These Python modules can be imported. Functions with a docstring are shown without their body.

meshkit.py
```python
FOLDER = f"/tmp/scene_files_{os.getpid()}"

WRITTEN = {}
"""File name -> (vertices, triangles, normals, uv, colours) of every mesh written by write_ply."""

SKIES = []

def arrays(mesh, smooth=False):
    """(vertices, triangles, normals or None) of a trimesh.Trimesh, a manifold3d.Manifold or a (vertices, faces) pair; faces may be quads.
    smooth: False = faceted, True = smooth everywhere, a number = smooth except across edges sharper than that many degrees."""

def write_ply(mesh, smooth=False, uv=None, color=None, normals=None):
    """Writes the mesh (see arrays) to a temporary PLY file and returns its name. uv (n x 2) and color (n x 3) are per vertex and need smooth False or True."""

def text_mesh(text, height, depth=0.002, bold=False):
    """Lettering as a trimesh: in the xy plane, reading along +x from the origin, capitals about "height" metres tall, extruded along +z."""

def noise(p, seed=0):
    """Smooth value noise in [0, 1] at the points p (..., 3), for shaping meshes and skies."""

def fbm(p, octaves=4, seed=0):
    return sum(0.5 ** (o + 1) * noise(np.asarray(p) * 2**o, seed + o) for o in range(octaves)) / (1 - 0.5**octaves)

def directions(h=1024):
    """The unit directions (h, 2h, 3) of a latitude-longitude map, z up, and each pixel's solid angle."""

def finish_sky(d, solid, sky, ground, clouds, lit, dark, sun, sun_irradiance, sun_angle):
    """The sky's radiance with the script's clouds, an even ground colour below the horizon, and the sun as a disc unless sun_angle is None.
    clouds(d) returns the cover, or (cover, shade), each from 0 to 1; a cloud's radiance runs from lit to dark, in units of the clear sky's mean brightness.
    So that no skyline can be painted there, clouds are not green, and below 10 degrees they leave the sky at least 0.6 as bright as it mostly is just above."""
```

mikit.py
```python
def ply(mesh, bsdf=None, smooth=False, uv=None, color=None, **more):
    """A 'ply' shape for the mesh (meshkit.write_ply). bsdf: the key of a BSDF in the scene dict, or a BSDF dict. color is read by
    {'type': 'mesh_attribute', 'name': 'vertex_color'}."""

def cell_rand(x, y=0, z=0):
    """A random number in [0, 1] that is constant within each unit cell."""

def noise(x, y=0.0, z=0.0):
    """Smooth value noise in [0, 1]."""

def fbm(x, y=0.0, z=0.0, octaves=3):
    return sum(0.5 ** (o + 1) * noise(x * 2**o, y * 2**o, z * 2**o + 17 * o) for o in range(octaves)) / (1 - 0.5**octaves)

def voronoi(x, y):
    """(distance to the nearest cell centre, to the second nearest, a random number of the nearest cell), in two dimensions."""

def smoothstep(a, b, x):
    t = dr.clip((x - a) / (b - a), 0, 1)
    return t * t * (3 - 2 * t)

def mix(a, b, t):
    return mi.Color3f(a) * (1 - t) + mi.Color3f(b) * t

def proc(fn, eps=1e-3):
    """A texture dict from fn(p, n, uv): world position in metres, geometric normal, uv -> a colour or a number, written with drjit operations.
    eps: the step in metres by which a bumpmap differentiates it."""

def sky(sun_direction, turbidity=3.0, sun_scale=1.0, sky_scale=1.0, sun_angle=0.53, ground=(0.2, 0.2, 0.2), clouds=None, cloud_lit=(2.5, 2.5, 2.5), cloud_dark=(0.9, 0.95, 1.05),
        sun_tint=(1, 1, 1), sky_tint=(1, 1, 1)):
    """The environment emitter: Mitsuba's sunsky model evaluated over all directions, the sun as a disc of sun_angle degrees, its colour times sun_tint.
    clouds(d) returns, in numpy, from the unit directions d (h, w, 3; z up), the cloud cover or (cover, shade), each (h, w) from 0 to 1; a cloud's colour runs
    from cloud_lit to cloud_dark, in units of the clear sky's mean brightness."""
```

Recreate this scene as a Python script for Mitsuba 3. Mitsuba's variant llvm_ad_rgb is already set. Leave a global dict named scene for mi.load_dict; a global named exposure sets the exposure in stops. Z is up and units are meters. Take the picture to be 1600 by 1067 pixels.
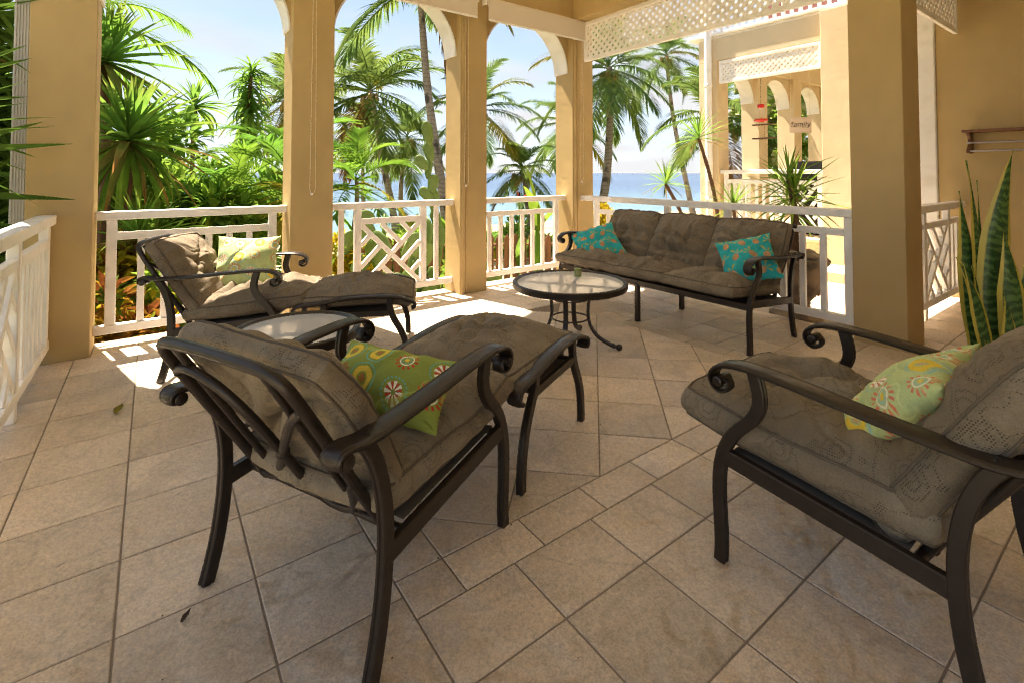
import math, random
import numpy as np, trimesh, drjit as dr, mitsuba as mi, mikit, meshkit
from shapely.geometry import Polygon, box as sbox
from shapely import affinity

# ---------------------------------------------------------------- camera, sky, exposure
T = mi.ScalarTransform4f
YAW, PITCH, EYE = 0.638996, 0.0289113, 1.2266
FWD = [math.sin(YAW) * math.cos(PITCH), math.cos(YAW) * math.cos(PITCH), math.sin(PITCH)]
scene, labels = {"type": "scene"}, {}
scene["camera"] = {"type": "perspective", "fov_axis": "x", "fov": 2 * math.degrees(math.atan(800 / 772.72)),
                   "principal_point_offset_x": -0.00806, "principal_point_offset_y": 0.26743,
                   "near_clip": 0.02, "far_clip": 20000.0,
                   "to_world": T().look_at(origin=[0, 0, EYE], target=[FWD[0], FWD[1], EYE + FWD[2]], up=[0, 0, 1])}
SUN = np.array([-0.246 * 0.4195, 0.969 * 0.4195, 0.9078])


def clouds(d):
    z = np.maximum(d[..., 2], 0.02)
    q = np.stack([d[..., 0] / (z + 0.12) * 1.5, d[..., 1] / (z + 0.12) * 1.5, z * 0], -1)
    c = meshkit.fbm(q + 3.7, 5, 11)
    wisp = meshkit.fbm(q * [0.5, 1.6, 1] + 9.1, 4, 5)
    cov = np.clip((c - 0.44) * 4.2, 0, 1) * 0.9 + 0.32 * np.clip((wisp - 0.35) * 2.5, 0, 1)
    haze = np.exp(-z / 0.13) * 0.3
    cov = np.clip(0.10 + 0.8 * cov * (0.75 + 0.4 * np.clip(d[..., 0], 0, 1)) + haze, 0, 1)
    shade = np.clip((meshkit.fbm(q * 1.3 + 1.3, 4, 23) - 0.46) * 2.2, 0, 1) * 0.75 * (1 - np.exp(-z / 0.1))
    return cov, shade


scene["sky"] = mikit.sky(SUN.tolist(), turbidity=3, clouds=clouds, sky_scale=0.48, cloud_lit=(1.5, 1.5, 1.52), cloud_dark=(0.9, 0.95, 1.08), sky_tint=(1.10, 0.93, 0.78))
exposure = 3.9

# ---------------------------------------------------------------- names
RNG = np.random.default_rng(7)
used = set()


def numbered(name):
    k, i = name, 0
    while k in used:
        i += 1
        k = f"{name}_{i:03d}"
    used.add(k)
    return k


def thing(name, label, cat, group=None, kind=None):
    k = numbered(name)
    labels[k] = {"label": label, "category": cat}
    if group:
        labels[k]["group"] = group
    if kind:
        labels[k]["kind"] = kind
    return k


def struct(name, label=None):
    k = numbered(name)
    labels[k] = {"kind": "structure"}
    if label:
        labels[k]["label"] = label
    return k


def mat4(m):
    return T(np.asarray(m, float).tolist())


def put(parent, name, shape, M=None, kind=None, label=None):
    """One part of a thing (name None: the thing is this one mesh)."""
    k = numbered(parent + "__" + name) if name else parent
    d = dict(shape)
    if M is not None:
        d["to_world"] = mat4(M)
    scene[k] = d
    if kind or label:
        labels.setdefault(k, {})
        if kind:
            labels[k]["kind"] = kind
        if label:
            labels[k]["label"] = label
    return k


def mesh(parent, name, m, bsdf, smooth=30, M=None, **kw):
    return put(parent, name, mikit.ply(m, bsdf, smooth), M, **kw)


def Mrt(loc=(0, 0, 0), rz=0.0, scale=1.0, R=None):
    m = np.eye(4)
    c, s = math.cos(rz), math.sin(rz)
    m[:3, :3] = (np.array([[c, -s, 0], [s, c, 0], [0, 0, 1]]) if R is None else np.asarray(R)) * scale
    m[:3, 3] = loc
    return m


def rot(axis, a):
    return trimesh.transformations.rotation_matrix(a, axis)[:3, :3]


# ---------------------------------------------------------------- mesh helpers
_bc = {}


def rbox(x0, x1, y0, y1, z0, z1, b=0.004):
    dx, dy, dz = abs(x1 - x0), abs(y1 - y0), abs(z1 - z0)
    b = min(b, dx * 0.3, dy * 0.3, dz * 0.3)
    key = (round(dx, 5), round(dy, 5), round(dz, 5), round(b, 5))
    if key not in _bc:
        h = np.array([dx, dy, dz]) / 2
        pts = []
        for sx in (-1, 1):
            for sy in (-1, 1):
                for sz in (-1, 1):
                    s = np.array([sx, sy, sz])
                    for k in range(3):
                        q = h - b
                        q[k] = h[k]
                        pts.append(s * q)
        _bc[key] = trimesh.convex.convex_hull(np.array(pts))
    m = _bc[key].copy()
    m.apply_translation([(x0 + x1) / 2, (y0 + y1) / 2, (z0 + z1) / 2])
    return m


def bar(p0, p1, w, h, side, b=0.003, ext=0.0):
    """Straight bevelled bar from p0 to p1: w across along the direction 'side', h across the third."""
    p0, p1 = np.array(p0, float), np.array(p1, float)
    d = p1 - p0
    L = np.linalg.norm(d)
    d /= L
    s = np.array(side, float)
    s -= d * (s @ d)
    s /= np.linalg.norm(s)
    u = np.cross(d, s)
    m = rbox(-ext, L + ext, -w / 2, w / 2, -h / 2, h / 2, b)
    M = np.eye(4)
    M[:3, 0], M[:3, 1], M[:3, 2], M[:3, 3] = d, s, u, p0
    m.apply_transform(M)
    return m


def smooth_path(pts, n):
    from scipy.interpolate import CubicSpline
    pts = np.asarray(pts, float)
    t = np.concatenate([[0], np.cumsum(np.linalg.norm(np.diff(pts, axis=0), axis=1))])
    return CubicSpline(t, pts, axis=0)(np.linspace(0, t[-1], n))


def sweep(path, prof, lat, scales=None):
    path, prof, lat = np.asarray(path, float), np.asarray(prof, float), np.asarray(lat, float)
    n, m = len(path), len(prof)
    t = np.gradient(path, axis=0)
    t /= np.linalg.norm(t, axis=1, keepdims=True)
    nr = np.cross(t, lat)
    nr /= np.linalg.norm(nr, axis=1, keepdims=True)
    sc = np.ones(n) if scales is None else np.asarray(scales)
    V = path[:, None] + sc[:, None, None] * (prof[None, :, :1] * nr[:, None] + prof[None, :, 1:] * lat)
    V = V.reshape(-1, 3)
    i, j = np.meshgrid(np.arange(n - 1), np.arange(m), indexing="ij")
    a, b = i * m + j, i * m + (j + 1) % m
    F = np.stack([np.stack([a, b, b + m], -1), np.stack([a, b + m, a + m], -1)], 2).reshape(-1, 3)
    c0, c1 = len(V), len(V) + 1
    V = np.vstack([V, path[0], path[-1]])
    k = np.arange(m)
    F = np.vstack([F, np.stack([np.full(m, c0), (k + 1) % m, k], 1), np.stack([np.full(m, c1), (n - 1) * m + k, (n - 1) * m + (k + 1) % m], 1)])
    return fix(trimesh.Trimesh(V, F, process=False))


def fix(m):
    if m.volume < 0:
        m.invert()
    return m


def tube(path, r, seg=10):
    path = np.asarray(path, float)
    n = len(path)
    r = np.broadcast_to(r, n)
    t = np.gradient(path, axis=0)
    t /= np.linalg.norm(t, axis=1, keepdims=True)
    ref = np.array([0.13, 0.31, 0.94]) if abs(t[0, 2]) < 0.9 else np.array([0.9, 0.3, 0.1])
    u = np.cross(t[0], ref)
    u /= np.linalg.norm(u)
    us = []
    for k in range(n):
        u = u - t[k] * (u @ t[k])
        u /= np.linalg.norm(u)
        us.append(u)
    us = np.array(us)
    w = np.cross(t, us)
    a = np.arange(seg) * 2 * np.pi / seg
    V = (path[:, None] + r[:, None, None] * (np.cos(a)[None, :, None] * us[:, None] + np.sin(a)[None, :, None] * w[:, None])).reshape(-1, 3)
    i, j = np.meshgrid(np.arange(n - 1), np.arange(seg), indexing="ij")
    p, q = i * seg + j, i * seg + (j + 1) % seg
    F = np.stack([np.stack([p, q, q + seg], -1), np.stack([p, q + seg, p + seg], -1)], 2).reshape(-1, 3)
    c = len(V)
    k = np.arange(seg)
    V = np.vstack([V, path[0], path[-1]])
    F = np.vstack([F, np.stack([np.full(seg, c), (k + 1) % seg, k], 1), np.stack([np.full(seg, c + 1), (n - 1) * seg + k, (n - 1) * seg + (k + 1) % seg], 1)])
    return fix(trimesh.Trimesh(V, F, process=False))


def lathe(prof, seg=48):
    return fix(trimesh.creation.revolve(np.asarray(prof, float), sections=seg))


def cat(ms):
    return trimesh.util.concatenate(ms)


def prism(poly, z0, z1):
    m = trimesh.creation.extrude_polygon(poly, z1 - z0, engine="earcut")
    m.apply_translation([0, 0, z0])
    return m


def rrect(a, b, r, k=3):
    """Rounded rectangle profile of half sizes a, b."""
    out = []
    for cx, cy, s in ((a - r, b - r, 0), (-a + r, b - r, 1), (-a + r, -b + r, 2), (a - r, -b + r, 3)):
        for i in range(k + 1):
            t = (s + i / k) * np.pi / 2
            out.append((cx + r * np.cos(t), cy + r * np.sin(t)))
    return np.array(out)


# ---------------------------------------------------------------- materials
def rgb(*c):
    return {"type": "rgb", "value": [float(x) for x in c]}


def P(base, rough=0.5, **k):
    return {"type": "principled", "base_color": base if isinstance(base, dict) else rgb(*base), "roughness": rough, **k}


def bump(b, fn, scale, eps=1e-3):
    return {"type": "bumpmap", "arbitrary": mikit.proc(fn, eps), "scale": float(scale), "bsdf": b}


def two(b):
    return {"type": "twosided", "bsdf": b}


N, FB, SM, MIX = mikit.noise, mikit.fbm, mikit.smoothstep, mikit.mix


def c_paint(A, B):
  def c_cream(p, n, uv):
      a = FB(p.x * 1.3, p.y * 1.3, p.z * 0.8, octaves=3)
      b = FB(p.x * 9, p.y * 9, p.z * 5, octaves=2)
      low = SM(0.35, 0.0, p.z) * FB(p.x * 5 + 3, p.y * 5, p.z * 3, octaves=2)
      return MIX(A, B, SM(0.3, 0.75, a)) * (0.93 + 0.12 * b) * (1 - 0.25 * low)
  return c_cream


def b_plaster(p, n, uv):
    return FB(p.x * 22, p.y * 22, p.z * 22, octaves=3) + 1.6 * FB(p.x * 3.1, p.y * 3.1, p.z * 3.1, octaves=2)


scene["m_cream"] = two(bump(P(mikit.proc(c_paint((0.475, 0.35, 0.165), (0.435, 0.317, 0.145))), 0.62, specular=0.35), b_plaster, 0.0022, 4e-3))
scene["m_cream_sunlit"] = two(bump(P(mikit.proc(c_paint((0.64, 0.535, 0.36), (0.60, 0.49, 0.315))), 0.62, specular=0.35), b_plaster, 0.0022, 4e-3))  # terrace cream again, paler to paint in the sunlight on the neighbour house


def c_white(p, n, uv):
    a = FB(p.x * 7, p.y * 7, p.z * 7, octaves=3)
    return MIX((0.80, 0.79, 0.77), (0.70, 0.68, 0.64), SM(0.45, 0.8, a))


scene["m_white"] = two(bump(P(mikit.proc(c_white), 0.42), lambda p, n, uv: FB(p.x * 40, p.y * 40, p.z * 40, octaves=2), 0.0006, 2e-3))
scene["m_ceiling"] = two(P((0.86, 0.83, 0.76), 0.7))


def c_tile(p, n, uv):
    r1, r2 = uv.x, uv.y
    x, y = p.x + 13.7 * r1, p.y + 9.1 * r2
    a = FB(x * 4.1, y * 4.1, 3.0, octaves=4)
    g = N(x * 260, y * 260, 1.0)
    g2 = N(x * 95, y * 95, 5.0)
    vein = dr.abs(FB(x * 3.0 + 5, y * 3.0 + 2, 1.0, octaves=3) - 0.5)
    c = MIX((0.63, 0.525, 0.415), (0.53, 0.44, 0.345), SM(0.3, 0.72, a))
    c = c * (0.82 + 0.34 * r1)
    c = MIX((0.57, 0.45, 0.325), c, SM(-0.4, 0.9, FB(x * 1.7, y * 1.7, 8.0, octaves=2) + 0.5 * r2))
    c = c * (0.74 + 0.34 * g + 0.18 * g2) * (0.90 + 0.10 * SM(0.0, 0.03, vein))
    dirt = SM(0.66, 0.85, FB(p.x * 1.1, p.y * 1.1, 4.0, octaves=4))
    return c * (1 - 0.07 * dirt)


def b_tile(p, n, uv):
    x, y = p.x + 13.7 * uv.x, p.y + 9.1 * uv.y
    f = FB(x * 3.0 + 1.5 * N(x * 2, y * 2), y * 4.4, 2.0, octaves=4) * 5
    ledge = SM(0.44, 0.5, f - dr.floor(f)) + dr.floor(f)
    return ledge * 0.42 + FB(x * 60, y * 60, 0.0, octaves=3) * 0.8 + FB(x * 9, y * 9, 1.0, octaves=2) * 0.5


scene["m_tile"] = bump(P(mikit.proc(c_tile), mikit.proc(lambda p, n, uv: 0.27 + 0.3 * FB(p.x * 6 + uv.x * 9, p.y * 6, 0, octaves=3)), specular=0.7), b_tile, 0.0014, 1.5e-3)
scene["m_grout"] = P(mikit.proc(lambda p, n, uv: MIX((0.17, 0.13, 0.10), (0.27, 0.215, 0.17), FB(p.x * 5, p.y * 5, 0, octaves=4))), 0.85)


def c_metal(p, n, uv):
    a = FB(p.x * 30, p.y * 30, p.z * 30, octaves=3)
    return MIX((0.011, 0.0070, 0.0052), (0.020, 0.0128, 0.0095), a)


scene["m_metal"] = two(P(mikit.proc(c_metal), mikit.proc(lambda p, n, uv: 0.28 + 0.2 * FB(p.x * 25, p.y * 25, p.z * 25, octaves=2)), metallic=0.0, specular=0.45, clearcoat=0.12, clearcoat_gloss=0.75))
scene["m_sling"] = two(P((0.10, 0.085, 0.07), 0.9))


def dots(u, v, pitch):
    a, b = u / pitch, v / pitch
    b2 = b - dr.floor(b) - 0.5
    a2 = a + 0.5 * (dr.floor(b) - 2 * dr.floor(dr.floor(b) / 2))
    a2 = a2 - dr.floor(a2) - 0.5
    return SM(0.40, 0.24, dr.sqrt(a2 * a2 + b2 * b2))


def fabric_mask(u, v):
    d1, d2, w = mikit.voronoi(u / 0.105, v / 0.105)
    ring = SM(0.045, 0.03, dr.abs(d1 - 0.34)) + SM(0.04, 0.028, dr.abs(d1 - 0.17))
    sw = dr.abs(FB(u * 17 + 3, v * 17, 1.0, octaves=2) - 0.5)
    return dr.minimum(1.0, ring * dr.select(w > 0.35, 1.0, 0.0) + SM(0.03, 0.018, sw))


def c_fabric(p, n, uv):
    u, v = uv.x, uv.y
    base = MIX((0.212, 0.176, 0.126), (0.168, 0.135, 0.094), SM(0.3, 0.75, FB(u * 5, v * 5, 2.0, octaves=4)))
    weave = N(u * 420, v * 420, 0.0)
    d = dots(u, v, 0.0062) * fabric_mask(u, v)
    return base * (0.84 + 0.3 * weave) * (1 - 0.58 * d)


scene["m_fabric"] = two(bump(P(mikit.proc(c_fabric), 0.88, sheen=0.35, specular=0.2), lambda p, n, uv: N(uv.x * 260, uv.y * 260) + 2.5 * FB(uv.x * 28, uv.y * 28, 0, octaves=3), 0.0009, 1.5e-3))
scene["m_piping"] = two(P((0.105, 0.083, 0.058), 0.9))


def flowers(u, v, cell, seed):
    a, b = u / cell, v / cell
    i, j = dr.floor(a), dr.floor(b)
    r1, r2, r3 = mikit.cell_rand(i, j, seed), mikit.cell_rand(i, j, seed + 1), mikit.cell_rand(i, j, seed + 2)
    x, y = a - i - 0.5 - 0.34 * (r1 - 0.5), b - j - 0.5 - 0.34 * (r2 - 0.5)
    s = 0.72 + 0.5 * r3
    r = dr.sqrt(x * x + y * y) / s
    return r, dr.atan2(y, x), r3


def print_green(base, pale):
    def fn(p, n, uv):
        u, v = uv.x, uv.y
        r, th, k = flowers(u, v, 0.104, 3)
        pet = SM(-0.15, 0.35, dr.cos(th * 13))
        pet8 = SM(-0.1, 0.3, dr.cos(th * 8))
        c = mi.Color3f(*base) * (0.88 + 0.2 * FB(u * 20, v * 20, 0, octaves=2))
        red, white, teal, yel = (0.50, 0.045, 0.03), (0.78, 0.72, 0.60), (0.16, 0.42, 0.34), (0.70, 0.52, 0.06)
        if pale:
            red, teal = (0.62, 0.20, 0.12), (0.26, 0.50, 0.52)
        A = dr.select(k < 0.62, 1.0, 0.0)
        B = dr.select((k >= 0.62) & (k < 0.85), 1.0, 0.0)
        Cc = 1 - A - B

        def band(lo, hi):
            return SM(lo, lo + 0.02, r) * SM(hi, hi - 0.02, r)
        c = MIX(c, red, A * band(0.26, 0.40) * pet)
        c = MIX(c, white, A * band(0.19, 0.25))
        c = MIX(c, teal, A * band(0.10, 0.18) * pet8)
        c = MIX(c, yel, A * SM(0.10, 0.07, r))
        c = MIX(c, white, B * band(0.05, 0.26) * pet8)
        c = MIX(c, red, B * band(0.06, 0.24) * SM(0.3, 0.7, dr.cos(th * 8 + 3.14)))
        c = MIX(c, teal, B * band(0.31, 0.38) * SM(-0.5, 0.2, dr.cos(th * 22)))
        c = MIX(c, yel, Cc * band(0.12, 0.27))
        c = MIX(c, red, Cc * SM(0.10, 0.07, r) * pet8)
        c = MIX(c, teal, Cc * band(0.31, 0.36))
        q = dr.abs(FB(u * 12, v * 12, 4.0, octaves=2) - 0.5)
        c = MIX(c, (0.60, 0.66, 0.30) if pale else (0.42, 0.50, 0.12), 0.6 * SM(0.03, 0.01, q))
        return c * (0.9 + 0.18 * N(u * 500, v * 500))
    return fn


wrinkle = lambda p, n, uv: N(uv.x * 400, uv.y * 400) * 0.6 + 3 * FB(uv.x * 22, uv.y * 22, 3.0, octaves=3)
scene["m_green"] = two(bump(P(mikit.proc(print_green((0.24, 0.30, 0.060), False)), 0.85, sheen=0.3, specular=0.2), wrinkle, 0.0009, 1.5e-3))
scene["m_green_sunlit"] = two(bump(P(mikit.proc(print_green((0.47, 0.56, 0.25), True)), 0.85, sheen=0.3, specular=0.2), wrinkle, 0.0009, 1.5e-3))  # green print made paler, sunlight put into the pillow colour


def c_teal(p, n, uv):
    u, v = uv.x, uv.y
    a, b = u / 0.105, v / 0.125
    j = dr.floor(b)
    a = a + 0.5 * (j - 2 * dr.floor(j / 2))
    i = dr.floor(a)
    r1, r2 = mikit.cell_rand(i, j, 5), mikit.cell_rand(i, j, 6)
    x, y = (a - i - 0.5) * 0.105, (b - j - 0.5) * 0.125
    t = (r1 - 0.5) * 2.4
    x, y = x * dr.cos(t) - y * dr.sin(t), x * dr.sin(t) + y * dr.cos(t)
    body = SM(1.05, 0.9, dr.sqrt(dr.square(x / 0.023) + dr.square((y + 0.014) / 0.031)))
    net = SM(0.25, 0.6, dr.sin((x + y) * 520) * dr.sin((x - y) * 520) + 0.35)
    yy = y - 0.016
    leaf = SM(0.0, 0.006, yy) * SM(0.042, 0.034, yy) * SM(0.2, 0.6, dr.cos(dr.atan2(x, yy + 0.004) * 7)) * SM(1.25, 1.1, dr.abs(dr.atan2(x, yy + 0.004)))
    c = mi.Color3f(0.035, 0.42, 0.44) * (0.85 + 0.25 * FB(u * 15, v * 15, 0, octaves=2))
    c = MIX(c, (0.46, 0.46, 0.14), leaf)
    c = MIX(c, MIX((0.72, 0.46, 0.24), (0.34, 0.20, 0.09), 1 - net), body)
    return c * (0.9 + 0.18 * N(u * 500, v * 500))


scene["m_teal"] = two(bump(P(mikit.proc(c_teal), 0.85, sheen=0.3, specular=0.2), wrinkle, 0.0009, 1.5e-3))
scene["m_tableglass"] = bump({"type": "principledthin", "base_color": rgb(0.86, 0.90, 0.92), "roughness": 0.2, "spec_trans": 0.3, "diff_trans": 0.75, "eta": 1.5},
                             lambda p, n, uv: FB(p.x * 75, p.y * 75, 0, octaves=2), 0.004, 1.5e-3)
scene["m_glass"] = {"type": "thindielectric"}
scene["m_wax"] = P((0.16, 0.24, 0.035), 0.4)
scene["m_paperlabel"] = P((0.35, 0.33, 0.12), 0.6)
scene["m_blind"] = two(bump(P((0.62, 0.55, 0.47), 0.8), lambda p, n, uv: N(p.x * 300, p.y * 300, p.z * 500), 0.0006, 1e-3))
scene["m_cord"] = P((0.75, 0.66, 0.48), 0.6)
scene["m_grey"] = two(P((0.42, 0.41, 0.39), 0.5))


def c_wood(p, n, uv):
    g = FB(p.y * 3, p.x * 40, p.z * 40, octaves=3)
    return MIX((0.16, 0.066, 0.022), (0.085, 0.032, 0.012), SM(0.3, 0.7, g))


scene["m_wood"] = P(mikit.proc(c_wood), 0.38, specular=0.5)


def c_fence(p, n, uv):
    g = FB(p.x * 30, p.y * 30, p.z * 3, octaves=3)
    return MIX((0.26, 0.115, 0.062), (0.14, 0.065, 0.038), SM(0.3, 0.7, g))


scene["m_fence"] = P(mikit.proc(c_fence), 0.75)
scene["m_rod"] = P((0.45, 0.45, 0.47), 0.3, metallic=0.8)


def leafmat(a, b, f=1.1, trans=0.7, rough=0.42, tip=None):
    def fn(p, n, uv):
        t = FB(p.x * f, p.y * f, p.z * f, octaves=2)
        s = N(p.x * 11, p.y * 11, p.z * 11)
        c = MIX(a, b, SM(0.3, 0.7, t)) * (0.75 + 0.5 * s)
        if tip:
            c = MIX(c, tip, SM(0.55, 0.95, uv.x))
        return c
    return {"type": "principledthin", "base_color": mikit.proc(fn), "roughness": rough, "spec_trans": 0.0, "diff_trans": trans, "eta": 1.4}


scene["m_frond"] = leafmat((0.11, 0.185, 0.055), (0.175, 0.245, 0.055), 0.9, 1.0)
scene["m_frondyellow"] = leafmat((0.264, 0.228, 0.026), (0.156, 0.18, 0.034), 1.3, 0.8)
scene["m_frondgreen"] = leafmat((0.115, 0.25, 0.035), (0.203, 0.338, 0.041), 0.9, 1.1)
scene["m_fronddry"] = leafmat((0.20, 0.125, 0.055), (0.14, 0.085, 0.04), 1.0, 0.3, 0.7)
scene["m_yucca"] = leafmat((0.135, 0.27, 0.041), (0.216, 0.365, 0.051), 1.4, 1.1, 0.33, (0.17, 0.22, 0.04))
scene["m_yuccaold"] = leafmat((0.132, 0.168, 0.036), (0.24, 0.192, 0.06), 2.0, 0.5, 0.45, (0.26, 0.13, 0.045))
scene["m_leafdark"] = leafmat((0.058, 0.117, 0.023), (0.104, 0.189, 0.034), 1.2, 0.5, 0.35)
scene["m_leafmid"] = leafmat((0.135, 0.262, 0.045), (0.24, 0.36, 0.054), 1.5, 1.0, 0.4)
scene["m_leaflime"] = leafmat((0.221, 0.325, 0.036), (0.13, 0.247, 0.029), 1.7, 1.1, 0.4)
scene["m_croton"] = leafmat((0.504, 0.384, 0.022), (0.132, 0.204, 0.029), 3.3, 0.9, 0.35)
scene["m_crotonred"] = leafmat((0.17, 0.055, 0.018), (0.24, 0.15, 0.015), 3.3, 0.5, 0.35)
scene["m_yellow"] = leafmat((0.55, 0.42, 0.02), (0.38, 0.30, 0.02), 2.5, 0.8, 0.45)
scene["m_cactus"] = P(mikit.proc(lambda p, n, uv: MIX((0.075, 0.150, 0.032), (0.13, 0.20, 0.045), FB(p.x * 6, p.y * 6, p.z * 6, octaves=3)) * (1 - 0.25 * SM(0.75, 0.85, N(p.x * 45, p.y * 45, p.z * 45)))), 0.5)
scene["m_pale_cream_flower"] = leafmat((0.50, 0.52, 0.26), (0.25, 0.32, 0.10), 2.5, 0.5)


def c_trunk(p, n, uv):
    ring = SM(0.25, 0.5, dr.abs(dr.sin(p.z * 26 + 2 * N(p.x * 9, p.y * 9, p.z * 3))))
    pat = SM(0.55, 0.72, FB(p.x * 5, p.y * 5, p.z * 3, octaves=4))
    return MIX(MIX((0.17, 0.135, 0.105), (0.27, 0.225, 0.18), ring), (0.06, 0.05, 0.04), pat)


scene["m_trunk"] = P(mikit.proc(c_trunk), 0.9)
scene["m_barkbrown"] = P(mikit.proc(lambda p, n, uv: MIX((0.16, 0.085, 0.045), (0.07, 0.042, 0.026), FB(p.x * 30, p.y * 30, p.z * 18, octaves=3))), 0.9)
scene["m_coconut"] = P((0.22, 0.16, 0.045), 0.6)
scene["m_soil"] = P(mikit.proc(lambda p, n, uv: MIX((0.36, 0.29, 0.20), (0.15, 0.17, 0.06), SM(0.3, 0.7, FB(p.x * 0.9, p.y * 0.9, 0, octaves=4))) * (0.7 + 0.6 * N(p.x * 14, p.y * 14))), 0.95)
scene["m_pave"] = P(mikit.proc(lambda p, n, uv: MIX((0.50, 0.44, 0.36), (0.36, 0.31, 0.25), FB(p.x * 4, p.y * 4, 0, octaves=4))), 0.85)


def c_sea(p, n, uv):
    d = dr.sqrt(p.x * p.x + p.y * p.y)
    t = SM(45, 210, d)
    band = FB(p.x * 0.012, p.y * 0.03, 0, octaves=3)
    c = MIX((0.065, 0.125, 0.165), (0.024, 0.055, 0.115), t)
    return MIX(c, (0.024, 0.05, 0.105), SM(200, 1500, d)) * (0.85 + 0.3 * band)


scene["m_sea"] = bump(P(mikit.proc(c_sea), 0.25, specular=0.4), lambda p, n, uv: FB(p.x * 0.35, p.y * 0.7, 0, octaves=3), 0.25, 0.2)
scene["m_sand"] = P((0.62, 0.52, 0.38), 0.95)


def c_snake(p, n, uv):
    u, v = uv.x, uv.y           # u across -1..1, v metres along
    z = FB(u * 3.0 + 40 * v + 2 * N(v * 60, u * 5), v * 24, 1.0, octaves=2) + 0.25 * dr.sin(v * 150 + 6 * FB(u * 2, v * 9, 0, octaves=2))
    g = MIX((0.026, 0.072, 0.018), (0.085, 0.165, 0.040), SM(0.35, 0.75, z))
    edge = SM(0.62, 0.74, dr.abs(u) + 0.08 * (FB(v * 16, u, 3.0, octaves=2) - 0.5))
    return MIX(g, (0.46, 0.38, 0.06), edge)


scene["m_snake"] = two(P(mikit.proc(c_snake), 0.35, specular=0.5))


def c_stone(p, n, uv):
    a = FB(p.x * 9, p.y * 9, p.z * 9, octaves=4)
    return MIX((0.33, 0.25, 0.17), (0.15, 0.12, 0.09), SM(0.35, 0.7, a))


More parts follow.
